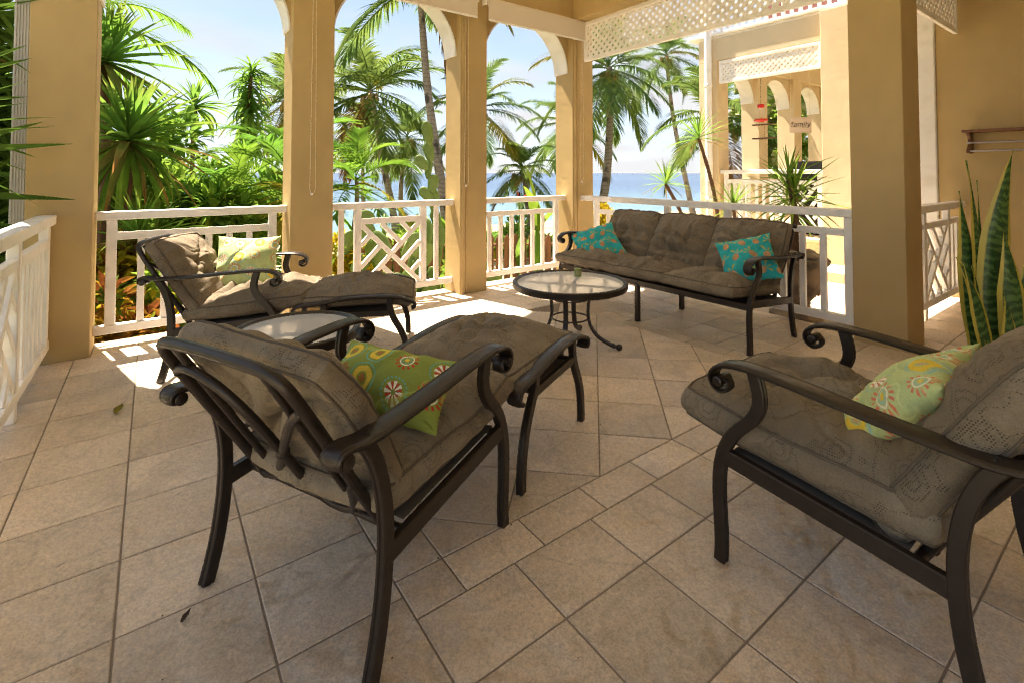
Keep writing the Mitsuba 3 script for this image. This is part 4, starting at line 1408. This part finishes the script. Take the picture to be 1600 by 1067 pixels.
yucca("big yucca with upright sword leaves at the left of the left arch", [((-.23, 7.14, 1.60), 110, 1.0, 0.05, .10)], (-.42, 7.30, gz(0, 7.3)), 5, w=.085, e1=-72, oldfrac=.62)
yucca("taller yucca head behind the big one, by the left pillar", [((-.50, 7.95, 2.62), 90, 1.0, 0, .12)], (-.55, 8.1, gz(0, 8.1)), 15, w=.082, e1=-60, oldfrac=.7)
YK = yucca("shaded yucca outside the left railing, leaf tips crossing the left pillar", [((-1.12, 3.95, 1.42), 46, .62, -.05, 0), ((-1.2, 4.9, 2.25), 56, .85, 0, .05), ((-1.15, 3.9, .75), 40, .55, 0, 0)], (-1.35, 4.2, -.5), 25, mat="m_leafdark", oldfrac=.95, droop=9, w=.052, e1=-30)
for tip, h in TIPS:
    o = np.array([-1.12, 3.95, h])
    vv = np.array(tip) - o
    Lb = np.linalg.norm(vv)
    put(YK, "leaf", blade_shape(0, 6, .078, "m_leafdark"), Mrt(o, R=rot([0, 0, 1], math.atan2(vv[1], vv[0])) @ rot([0, 1, 0], -math.asin(vv[2] / Lb) - .03) @ rot([1, 0, 0], .85), scale=Lb))
yucca("small yucca low behind the left arch railing", [((-.1, 6.5, .55), 40, .7, 0, 0)], (-.1, 6.5, gz(0, 6.5)), 29, w=.06)
k = thing("dracaena", "tall narrow dracaena column with drooping leaves in the middle of the left arch", "dracaena")
trunk(k, [(1.18, 9.75, gz(0, 9.7)), (1.25, 9.65, 1.2), (1.33, 9.56, 2.9)], .045, .03)
for i in range(15):
    rosette(k, (1.33 + .03 * math.sin(i * 2), 9.56, 3.02 - .095 * i), 15, .42 + .10 * math.sin(i * .22), .115, 200 + i, mat="m_leafmid" if i > 2 else "m_leaflime", old="m_leafmid", e0=60 if i < 3 else 10, e1=-50, droop=75)
k = thing("dracaena", "spiky dracaena head against the sky in the left arch, left of the tall column", "dracaena")
trunk(k, [(.63, 11.3, gz(0, 11.3)), (.6, 11.3, 1), (.63, 11.32, 2.45)], .05, .035)
rosette(k, (.63, 11.32, 2.5), 55, .75, .10, 230, mat="m_leafmid", old="m_leafmid", e0=80, e1=-50, droop=60)

D = "thin stemmed dracaenas beside the terrace"
for lab, c, pts, n, L, sd in (
        ("thin stemmed dracaena with a starburst head, left of the downpipe", (5.84, 3.87, 1.70), [(5.95, 3.72, -.1), (6.04, 3.74, .75), (5.98, 3.8, 1.2), (5.84, 3.87, 1.68)], 34, .52, 3),
        ("short dracaena with a starburst head leaning left over the sea", (5.25, 3.96, 1.10), [(5.6, 3.72, -.1), (5.45, 3.82, .6), (5.25, 3.96, 1.08)], 30, .42, 4),
        ("low bushy dracaena in front of the downpipe", (5.86, 3.40, .80), [(5.9, 3.3, -.1), (5.88, 3.36, .4), (5.86, 3.40, .78)], 34, .45, 6)):
    k = thing("dracaena", lab, "dracaena")
    trunk(k, pts, .030, .022)
    rosette(k, c, n, L, .052, sd + 300, mat="m_yucca", old="m_yuccaold", e0=86, e1=-25, droop=22, oldfrac=.9)

# urn planter with dracaena
UX, UY = 4.60, 2.09
k = thing("urn_planter", "weathered stone urn on a pedestal outside the right railing", "planter")
MU = Mrt((UX, UY, -0.06))
mesh(k, "base", lathe([(0, 0), (.20, 0), (.215, .02), (.215, .05), (.19, .07), (.13, .085), (.11, .12), (.115, .15), (0, .15)], 40), "m_stone", 40, MU)
mesh(k, "bowl", lathe([(0, .15), (.10, .15), (.125, .18), (.17, .24), (.205, .33), (.215, .42), (.235, .47), (.265, .50), (.27, .525), (.25, .545), (.235, .54), (.22, .50), (0, .50)], 48), "m_stone", 40, MU)
for i in range(10):
    a = i * 2 * np.pi / 10
    mesh(k, "rib", rbox(-.012, .012, -.03, .03, -.05, .05, .010), "m_stone", 40, MU @ Mrt((.185 * math.cos(a), .185 * math.sin(a), .27), a) @ Mrt((0, 0, 0), R=rot([0, 1, 0], .35)))
r = np.random.default_rng(12)
for i in range(30):
    s = trimesh.creation.icosphere(subdivisions=1, radius=r.uniform(.028, .05))
    s.apply_scale([1, r.uniform(.7, 1.2), r.uniform(.5, .8)])
    a, q = r.uniform(0, 6.28), .20 * math.sqrt(r.random())
    mesh(k, "pebble", s, "m_pebble", True, MU @ Mrt((q * math.cos(a), q * math.sin(a), .54 + .07 * (1 - q / .2) + r.uniform(0, .03)), a))
k = thing("dracaena", "spiky dracaena growing in the stone urn behind the sofa", "dracaena")
for i, (c, n, L) in enumerate((((UX - .02, UY, 1.02), 40, .50), ((UX + .07, UY + .04, .88), 26, .40), ((UX - .06, UY + .02, 1.16), 24, .42))):
    trunk(k, [(UX + .03 * (i - 1), UY, .45), (UX + .02 * (i - 1), UY, .8), np.array(c)], .028, .022)
    rosette(k, c, n, L, .055, 340 + i, mat="m_yucca", old="m_yuccaold", e0=84, e1=-45, droop=18, oldfrac=.85)

# ---------------------------------------------------------------- cacti
def cactus(label, pads, seed):
    k = thing("prickly_pear", label, "cactus")
    r = np.random.default_rng(seed)
    for (x, y, z), h, w, tilt, yaw in pads:
        m = trimesh.creation.icosphere(subdivisions=3, radius=1)
        V = m.vertices.copy()
        V[:, 0] *= w * (1 + .22 * V[:, 2])
        V[:, 1] *= .028
        V[:, 2] *= h
        V += (meshkit.noise(V * 14, seed)[:, None] - .5) * .012
        m = trimesh.Trimesh(V, m.faces, process=False)
        mesh(k, "pad", m, "m_cactus", True, Mrt((x, y, z), R=rot([0, 0, 1], yaw) @ rot([0, 1, 0], tilt)))


r = np.random.default_rng(77)
pads = []
z, x = -.45, 2.90
for i in range(10):
    h = .125 + r.uniform(-.02, .03)
    x += r.normal(-.012, .03)
    pads.append(((x, 5.62 + r.normal(0, .03), z + h), h + .015, .068, r.normal(0, .16), -.6 + r.normal(0, .4)))
    z += h * 1.72
    if i in (3, 5, 7):
        pads.append(((x - .11, 5.6, z - .02), .11, .065, -.7, -.5))
cactus("tall prickly pear column at the right side of the middle arch", pads, 1)
pads = []
for i in range(26):
    a = r.uniform(0, 6.28)
    pads.append(((2.50 + r.uniform(-.42, .28), 5.30 + r.uniform(-.15, .35), r.uniform(-.40, .62)), r.uniform(.13, .19), r.uniform(.085, .12), r.normal(0, .5), -.6 + r.normal(0, .6)))
cactus("spreading prickly pear close behind the fretwork railing", pads, 2)
pads = []
for i in range(9):
    pads.append(((1.95 + r.uniform(-.08, .16), 5.75 + r.uniform(-.1, .2), -.35 + i * .125), .15, .10, r.normal(0, .4), -.6 + r.normal(0, .5)))
cactus("small prickly pear at the left end of the fretwork railing", pads, 3)
pads = []
for i in range(12):
    pads.append(((3.25 + r.uniform(-.16, .30), 5.1 + r.uniform(0, .3), -.4 + i * .10), .15, .10, r.normal(0, .5), -.6 + r.normal(0, .5)))
cactus("prickly pear at the left side of the right arch, against the third pillar", pads, 4)

# ---------------------------------------------------------------- bushes
B = bush
B("croton_bush", "croton bush with yellow and green leaves behind the left arch railing", "bush", (-.05, 6.55, .10), (.62, .45, .48), 900, .17, "m_croton", 1, picked=60, mat2="m_crotonred", ratio=.38)
B("croton_bush", "dark leaved croton bush close under the left arch railing", "bush", (.35, 5.75, -.10), (.6, .3, .30), 700, .15, "m_leafmid", 2, picked=40, mat2="m_croton", ratio=.34)
B("croton_bush", "low croton bush by the foot of the left pillar", "bush", (-.25, 5.5, -.12), (.35, .3, .28), 420, .15, "m_crotonred", 3, picked=30, mat2="m_croton", ratio=.34)
B("yellow_bush", "bright yellow bush in the lower left of the middle arch", "bush", (1.83, 6.10, .0), (.26, .3, .40), 1100, .16, "m_yellow", 4, mat2="m_leaflime", ratio=.22)
B("yellow_bush", "bright yellow bush behind the right railing, against the sea", "bush", (6.50, 6.28, .34), (.55, .40, .40), 1600, .14, "m_yellow", 5, mat2="m_yellow", ratio=.26)
B("shrub", "glossy green shrub behind the railing in the right arch", "bush", (3.9, 6.4, -.25), (.7, .4, .38), 900, .16, "m_leafmid", 6, mat2="m_croton")
B("shrub", "broad leaved green shrub filling the middle of the left arch", "bush", (.75, 8.1, .65), (.9, .6, .75), 1500, .24, "m_leafmid", 7, mat2="m_leaflime", ratio=.30, k=14)
B("shrub", "dark green shrub behind the big yucca", "bush", (-.3, 9.4, .9), (1.0, .8, 1.3), 2200, .24, "m_leafmid", 8, mat2="m_leaflime", k=18)
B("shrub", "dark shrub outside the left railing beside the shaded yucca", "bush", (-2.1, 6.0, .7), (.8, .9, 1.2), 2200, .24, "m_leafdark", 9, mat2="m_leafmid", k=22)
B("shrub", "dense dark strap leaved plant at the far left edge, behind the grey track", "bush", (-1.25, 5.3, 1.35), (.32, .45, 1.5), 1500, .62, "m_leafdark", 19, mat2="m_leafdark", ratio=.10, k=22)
B("shrub", "low shrub along the left railing", "bush", (-1.9, 2.2, -.1), (.7, 1.6, .4), 1200, .22, "m_leafmid", 10, mat2="m_leaflime", k=20)
B("shrub", "long leaved green shrub behind the feathery palm of the left arch", "bush", (1.6, 9.6, .5), (1.1, .6, .8), 1500, .34, "m_leafmid", 11, mat2="m_leaflime", ratio=.2, k=14)
B("shrub", "green shrub below the palms in the middle arch", "bush", (4.4, 9.4, -.25), (1.4, .8, .55), 1700, .22, "m_leafmid", 12, mat2="m_leaflime", k=16)
B("shrub", "green shrub at the foot of the low palm in the right arch", "bush", (7.6, 10.0, -.6), (1.6, .8, .5), 1500, .22, "m_leafmid", 13, mat2="m_leafdark", k=16)
B("shrub", "round leaved shrub low under the shoreline right of the corner pillar", "bush", (9.5, 8.2, -.5), (1.5, .9, .5), 1500, .2, "m_leafmid", 14, mat2="m_leafdark", k=16)
B("flowering_tree", "pale flowering tree seen through the arches of the house next door", "tree", (14.0, 7.0, 3.1), (1.1, 1.0, 1.7), 2600, .26, "m_pale_cream_flower", 15, mat2="m_leafmid", k=22, ratio=.7)
B("climbing_vine", "leafy green vine between the arch pillars of the house next door", "vine", (11.1, 5.1, 1.9), (.28, .25, 1.3), 900, .16, "m_leafmid", 16, mat2="m_leaflime", k=14, ratio=.6)
B("shrub", "dense green hedge mass far behind the left arch plants", "bush", (.2, 12.5, .5), (2.6, 1.0, 1.3), 2600, .30, "m_leafmid", 17, mat2="m_leaflime", k=26)

k = thing("banana_plant", "banana plant with one tall upright leaf beside the corner pillar", "banana plant")
for i, (el, az, L, w) in enumerate(((84, 2.4, 1.0, .24), (72, 3.6, .8, .2), (60, 1.0, .7, .2), (50, 5.0, .75, .22))):
    m, U = blade(el, 16 if i == 0 else 50, w, 14, .16)
    put(k, "leaf", mikit.ply(m, "m_leaflime", True, uv=U), Mrt((4.27, 5.35, .42), az, L))
trunk(k, [(4.27, 5.35, -.5), (4.27, 5.35, .0), (4.27, 5.35, .5)], .05, .03, "m_leafmid")
k = thing("heliconia", "small red flower on a stalk among the leaves in the right arch", "flower")
trunk(k, [(4.47, 6.04, -.5), (4.46, 6.04, .3), (4.47, 6.04, .84)], .012, .008, "m_leafmid", name="stalk")
for i in range(4):
    m, U = blade(70 - 14 * i, -10, .22, 7, .3)
    put(k, "petal", mikit.ply(m, "m_orange" if i % 2 else "m_red", True, uv=U), Mrt((4.47, 6.04, .82 - .015 * i), 2.2 + i * 1.9, .17))
for i in range(3):
    m, U = blade(66, 40, .2, 9, .2)
    put(k, "leaf", mikit.ply(m, "m_leafmid", True, uv=U), Mrt((4.47, 6.04, -.2), i * 2.1, .7))
k = thing("agave", "low spiky green plant at the foot of the middle arch", "plant")
rosette(k, (2.2, 6.05, -.35), 26, .5, .12, 410, mat="m_leaflime", old="m_leafmid", e0=80, e1=5, droop=20)

# wooden garden fence beyond the cacti
k = thing("garden_fence", "reddish brown picket fence in the garden below the arches", "fence")
fa, fb = np.array([2.2, 7.35]), np.array([6.4, 4.95])
fd = (fb - fa) / np.linalg.norm(fb - fa)
fl = np.linalg.norm(fb - fa)
n_p = int(fl / .125)
for i in range(n_p):
    q = fa + fd * (.0625 + .125 * i)
    h = .30 + .018 * math.sin(i * 2.3)
    pk = prism(Polygon([(-.046, -.75), (.046, -.75), (.046, h - .05), (0, h), (-.046, h - .05)]), -.009, .009)
    pk.apply_transform(np.array([[fd[0], 0, -fd[1], q[0]], [fd[1], 0, fd[0], q[1]], [0, 1, 0, 0], [0, 0, 0, 1.0]]))
    mesh(k, "picket", fix(pk), "m_fence", False)
for z in (-.1, .14):
    mesh(k, "fence_rail", bar((*(fa + [.02, .025]), z), (*(fb + [.02, .025]), z), .03, .06, [0, 0, 1]), "m_fence", False)

# ---------------------------------------------------------------- house next door
H2 = thing("neighbour_house", "sunlit cream house next door with white arches and an upper balcony", "house")
NX, NF = 7.15, .30
NP = [(7.15, 7.47), (8.43, 8.73), (9.73, 10.03), (11.03, 11.35)]
for a, b in NP:
    mesh(H2, "pillar", rbox(a, b, 4.40, 4.72, -0.8, 3.0, .006), "m_cream_sunlit", False)
mesh(H2, "pillar", rbox(NX - .14, NX + .34, 2.50, 2.83, -.3, 3.36, .006), "m_cream_sunlit", False)
mesh(H2, "pillar", rbox(NX, NX + .34, -.6, -.28, -.3, 3.0, .006), "m_cream_sunlit", False)
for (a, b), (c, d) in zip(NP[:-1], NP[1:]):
    ar = mesh(H2, "arch", arch_panel(b, c, 2.45, 3.003, 4.49, 4.717), "m_cream_sunlit", 40)
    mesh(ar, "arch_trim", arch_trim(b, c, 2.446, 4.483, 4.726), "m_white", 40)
mesh(H2, "fascia", rbox(NX, NX + .337, -2.6, 4.72, 3.003, 3.36, .006), "m_cream_sunlit", False)
mesh(H2, "beam", rbox(NX + .343, 11.35, 4.40, 4.72, 3.003, 3.36, .006), "m_cream_sunlit", False)
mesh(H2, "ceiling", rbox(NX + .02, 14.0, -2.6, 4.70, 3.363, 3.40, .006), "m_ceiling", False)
mesh(H2, "back_wall", rbox(11.9, 12.1, -2.6, 4.3, -.3, 3.36, .006), "m_cream_sunlit", False)
mesh(H2, "terrace_floor", rbox(NX - .05, 12.0, -2.6, 4.80, -.9, NF, .01), "m_cream_sunlit", False)
mesh(H2, "ledge", rbox(NX - .10, NX + .35, -2.6, 4.78, NF + .003, NF + .05, .008), "m_cream_sunlit", False)
mesh(H2, "lower_ledge", rbox(6.45, NX - .053, -2.6, 4.3, -.062, .06, .01), "m_cream_sunlit", False)
mesh(H2, "upper_slab", rbox(NX - .04, 14.0, -2.6, 4.9, 3.403, 3.45, .006), "m_white", False)
for i in range(36):
    y = 4.70 - .12 * i
    mesh(H2, "balcony_baluster", rbox(NX + .02, NX + .06, y - .02, y + .02, 3.453, 4.30, .004), "m_white", False)
mesh(H2, "balcony_rail", rbox(NX - .005, NX + .085, .3, 4.75, 4.303, 4.36, .004), "m_white", False)
mesh(H2, "upper_wall", rbox(NX + 1.6, NX + 1.75, -2.6, 4.4, 3.453, 6.0, .006), "m_roof", False)
k = thing("downpipe", "white rainwater downpipe on the corner of the house next door", "downpipe")
mesh(k, "pipe", tube([(7.10, 4.52, -.8), (7.10, 4.52, 1.5), (7.10, 4.52, 4.4)], .055, 16), "m_white", True)
for z in (.8, 2.6, 3.9):
    mesh(k, "clip", tube([(7.10, 4.52, z), (7.10, 4.52, z + .02), (7.10, 4.52, z + .045)], .064, 16), "m_white", True)
k = thing("lattice_panel", "white lattice panel hung in the terrace opening of the house next door", "lattice")
lattice(k, (7.16, 4.36), (0, -1), 1.50, 2.63, 2.99, "m_white", pitch=.058, w=.036)


def nrail(label, P0, ax, L, plan):
    k = thing("railing", label, "railing", None)
    ax3 = np.array([*ax, 0.0])
    bx0, dg0 = rail_frame(k, P0, ax, L)
    off = NF + .02
    bx = lambda n, a, b, z0, z1, th: bx0(n, a, b, z0 + off, z1 + off, th)
    dg = lambda n, a, z0, b, z1, **kw: dg0(n, a, z0 + off, b, z1 + off, **kw)
    bx("top_rail", 0, L, RT0, RT1, .095)
    bx("bottom_rail", 0, L, RB0, RB1, .055)
    for what, *a in plan:
        if what == "post":
            bx("post", a[0] - .03, a[0] + .03, RB1, RT0, .05)
        elif what == "bal":
            balusters(bx, *a, step=.11)
        else:
            chippendale(bx, dg, *a)


nrail("white railing of the house next door, along the side facing the terrace", (7.24, 4.39), (0, -1), 1.55, [("post", .08), ("bal", .11, .90), ("post", .93), ("fret", .96, 1.40), ("post", 1.44)])
for (a, b), (c, d), w in zip(NP[:-1], NP[1:], ("nearest the downpipe", "middle", "farthest from the downpipe")):
    nrail(f"white front railing under the {w} arch of the house next door", (b, 4.58), (1, 0), c - b, [("bal", 0, c - b)])

k = thing("bird_feeder", "red and clear hummingbird feeder hanging in the house next door", "bird feeder")
fx, fy, fz = 7.42, 3.84, 2.10
mesh(k, "hanger", tube([(fx, fy, fz + .16), (fx, fy, fz + .5), (fx, fy, 3.0)], .003, 5), "m_ink", True)
mesh(k, "cap", lathe([(0, .17), (.045, .17), (.05, .16), (.05, .125), (.045, .12), (0, .12)], 20), "m_red", 30, Mrt((fx, fy, fz)))
mesh(k, "bottle", lathe([(.040, .118), (.055, .09), (.055, .05), (.03, -.03), (.028, -.06)], 20), "m_glass", True, Mrt((fx, fy, fz)))
mesh(k, "tray", lathe([(0, -.06), (.03, -.06), (.06, -.05), (.10, -.07), (.10, -.082), (.03, -.10), (0, -.10)], 24), "m_red", 30, Mrt((fx, fy, fz)))
for i in range(5):
    s = trimesh.creation.icosphere(subdivisions=1, radius=.017)
    a = i * 1.257
    s.apply_translation([fx + .075 * math.cos(a), fy + .075 * math.sin(a), fz - .055])
    mesh(k, "feeding_port", s, "m_orange", True)
k = thing("perch_rail", "two thin wooden perches below the bird feeder", "perch")
for z in (1.97, 1.76):
    mesh(k, "perch_stick", tube([(7.50, 4.02, z), (7.45, 3.82, z - .01), (7.40, 3.60, z - .005)], .012, 7), "m_barkbrown", True)
mesh(k, "hanging_wire", tube([(7.45, 3.81, 1.75), (7.45, 3.81, 1.86), (7.45, 3.81, 1.97), (7.44, 3.83, 2.02)], .002, 5), "m_ink", True)
k = thing("hanging_sign", "wooden sign reading family hanging in the house next door", "sign")
sx, sy, sz = 7.62, 3.36, 1.93
ax = np.array([.72, -.69, 0])
for i in range(3):
    m = bar(np.array([sx, sy, sz - .078 + .078 * i]) - ax * .15, np.array([sx, sy, sz - .078 + .078 * i]) + ax * .15, .018, .075, np.cross(ax, [0, 0, 1]), .003)
    mesh(k, "plank", m, "m_signwood", False)
tx = meshkit.text_mesh("family", .07, .002)
tx.apply_translation([-tx.bounds[:, 0].mean(), -tx.bounds[:, 1].mean(), 0])
sh = np.eye(4)
sh[0, 1] = .22
tx.apply_transform(sh)
nrm = np.cross(ax, [0, 0, 1])
Mx = np.eye(4)
Mx[:3, 0], Mx[:3, 1], Mx[:3, 2], Mx[:3, 3] = ax, [0, 0, 1], nrm, np.array([sx, sy, sz]) + nrm * .0105
mesh(k, "lettering", tx, "m_ink", False, Mx)
for s in (-.13, .13):
    q = np.array([sx, sy, sz + .12]) + ax * s
    mesh(k, "cord", tube([q, q + [0, 0, .5], q + [0, 0, 1.0]], .003, 5), "m_cord", True)
k = thing("barbecue", "barbecue under a black cover behind the railing next door", "barbecue")
MB = Mrt((7.75, 3.05, NF + .052), 1.57)
r = np.random.default_rng(5)
m = cat([rbox(-.42, .42, -.27, .27, 0, .78, .05)])
mesh(k, "cover_skirt", m.subdivide().subdivide(), "m_blackcover", 30, MB)
hood = upright(prism(Polygon([(-.46, 0), (.46, 0), (.46, .12), (.36, .26), (-.36, .26), (-.46, .12)]), 0, .60), .30)
mesh(k, "cover_hood", hood, "m_blackcover", 30, MB @ Mrt((0, 0, .78)))
# ---------------------------------------------------------------- snake plant in its pot
k = thing("snake_plant", "tall snake plant with yellow edged leaves beside the right armchair", "plant")
SX, SY = 3.42, .57
mesh(k, "pot", lathe([(0, 0), (.12, 0), (.13, .01), (.150, .17), (.162, .175), (.162, .205), (.147, .205), (.142, .18), (0, .17)], 40), "m_terracotta", 30, Mrt((SX, SY, 0)))
mesh(k, "soil", lathe([(0, .182), (.141, .182), (.141, .175), (0, .175)], 30), "m_soil", False, Mrt((SX, SY, 0)))


def snake_leaf(base, mid, tip, w, yaw, twist=0.6, n=26):
    base, mid, tip = (np.array(q, float) for q in (base, mid, tip))
    path = smooth_path([base, mid, tip], n)
    t = np.linspace(0, 1, n)
    L = np.linalg.norm(np.diff(path, axis=0), axis=1).sum()
    wd = w * np.minimum(1, .45 + 1.5 * t) * np.clip((1 - t) * 2.6, 0, 1) ** .8
    tg = np.gradient(path, axis=0)
    tg /= np.linalg.norm(tg, axis=1, keepdims=True)
    V, U = [], []
    cols = np.linspace(-1, 1, 7)
    for i in range(n):
        a = yaw + twist * (t[i] - .5)
        s = np.array([math.cos(a), math.sin(a), 0])
        s -= tg[i] * (s @ tg[i])
        s /= np.linalg.norm(s)
        nn = np.cross(tg[i], s)
        for c in cols:
            V.append(path[i] + s * c * wd[i] / 2 + nn * wd[i] * .16 * (c * c - .5) + nn * .006 * math.sin(6 * t[i] + c))
            U.append([c, t[i] * L])
    return trimesh.Trimesh(V, grid_faces(n, 7), process=False), np.array(U)


RV = np.array([math.cos(YAW), -math.sin(YAW), 0])
DV = np.array([math.sin(YAW), math.cos(YAW), 0])


def sp(a, z, d=0.0):
    return np.array([SX, SY, z]) + RV * a + DV * d


LV = [((-.01, .17, 0), (.0, .80, .02), (.085, 1.345, .0), .105, .3), ((-.05, .17, .03), (-.07, .95, .05), (-.155, 1.29, .0), .062, 1.0), ((-.06, .17, .06), (-.09, .80, .08), (-.15, 1.135, .05), .075, .5),
      ((-.07, .17, -.04), (-.15, .52, -.05), (-.235, .80, -.05), .058, .7), ((-.06, .17, .0), (-.12, .58, .0), (-.20, .80, .02), .040, .2), ((-.09, .17, -.07), (-.14, .37, -.09), (-.185, .43, -.10), .055, .6),
      ((.0, .17, -.06), (-.01, .62, -.07), (-.035, .945, -.06), .085, .2), ((-.04, .17, .04), (-.06, .55, .05), (-.095, .755, .05), .05, .9), ((.06, .17, -.02), (.10, .60, -.02), (.16, .88, .0), .075, .4),
      ((.08, .17, .03), (.10, .55, .04), (.125, .72, .03), .07, -.2), ((.0, .17, .06), (-.02, .80, .08), (-.02, 1.19, .09), .030, .6), ((.09, .17, .02), (.17, .70, .0), (.25, 1.05, -.02), .08, .7),
      ((.04, .17, .07), (.04, .60, .09), (.06, .82, .1), .06, .1), ((-.03, .17, -.08), (-.06, .50, -.10), (-.10, .66, -.12), .05, .5), ((.07, .17, -.07), (.13, .5, -.09), (.2, .66, -.1), .06, .3)]
for b, m_, t_, w, yw in LV:
    m, U = snake_leaf(sp(b[0], b[1], b[2]), sp(m_[0], m_[1], m_[2]), sp(t_[0], t_[1], t_[2]), w * 1.3, -YAW + (yw - .5) * .9, .5)
    put(k, "leaf", mikit.ply(m, "m_snake", True, uv=U))

# ---------------------------------------------------------------- wall rack
k = thing("wall_rack", "dark wooden wall rack with two metal rods on the yellow wall", "rack")
WX = 6.397


def rack_end(y):
    t = np.linspace(0, 1, 12)
    out = [(0, 1.61), (.16, 1.61)] + [(.16 - .055 * math.sin(math.pi * a), 1.60 - .15 * a) for a in t] + [(.175, 1.44), (.165, 1.418), (.02, 1.412), (0, 1.43)]
    m = prism(Polygon(out), -.011, .011)
    m.apply_transform(np.array([[-1, 0, 0, WX], [0, 0, -1, y], [0, 1, 0, 0], [0, 0, 0, 1.0]]))
    return fix(m)


mesh(k, "bracket", rack_end(1.235), "m_wood", 30)
mesh(k, "bracket", rack_end(.40), "m_wood", 30)
mesh(k, "shelf", rbox(WX - .19, WX, .36, 1.275, 1.612, 1.636, .004), "m_wood", False)
for x, z in ((.115, 1.515), (.140, 1.435)):
    mesh(k, "rod", tube([(WX - x, .39, z), (WX - x, .8, z), (WX - x, 1.25, z)], .009, 10), "m_rod", True)

# ---------------------------------------------------------------- bits on the floor
r = np.random.default_rng(8)
m, U = blade(8, -30, .5, 7, .35)
k = thing("fallen_leaf", "small curled yellow green leaf on the tiles near the left railing", "leaf")
put(k, None, mikit.ply(m, "m_dryleaf", True, uv=U), Mrt((-.13, 3.28, .006), 1.2, .075))
k = thing("fallen_leaf", "dark curled bit of leaf on the tiles below the foreground armchair", "leaf")
m, U = blade(10, -60, .45, 7, .5)
put(k, None, mikit.ply(m, "m_debris", True, uv=U), Mrt((.085, 1.66, .004), .8, .035))
k = thing("fallen_leaf", "thin dry stalk on the tiles at the lower left", "leaf")
m, U = blade(3, 0, .12, 7, .3)
put(k, None, mikit.ply(m, "m_debris", True, uv=U), Mrt((-.22, 2.12, .004), .5, .03))
k = thing("floor_litter", "scattered dry crumbs on the tiles", "litter", None, "stuff")
ms = []
for i in range(60):
    s = trimesh.creation.icosphere(subdivisions=0, radius=r.uniform(.0015, .004))
    s.apply_scale([1, r.uniform(.4, 1), .5])
    s.apply_translation([r.uniform(-.45, 2.8), r.uniform(.9, 4.2), .002])
    ms.append(s)
mesh(k, None, cat(ms), "m_debris", False)
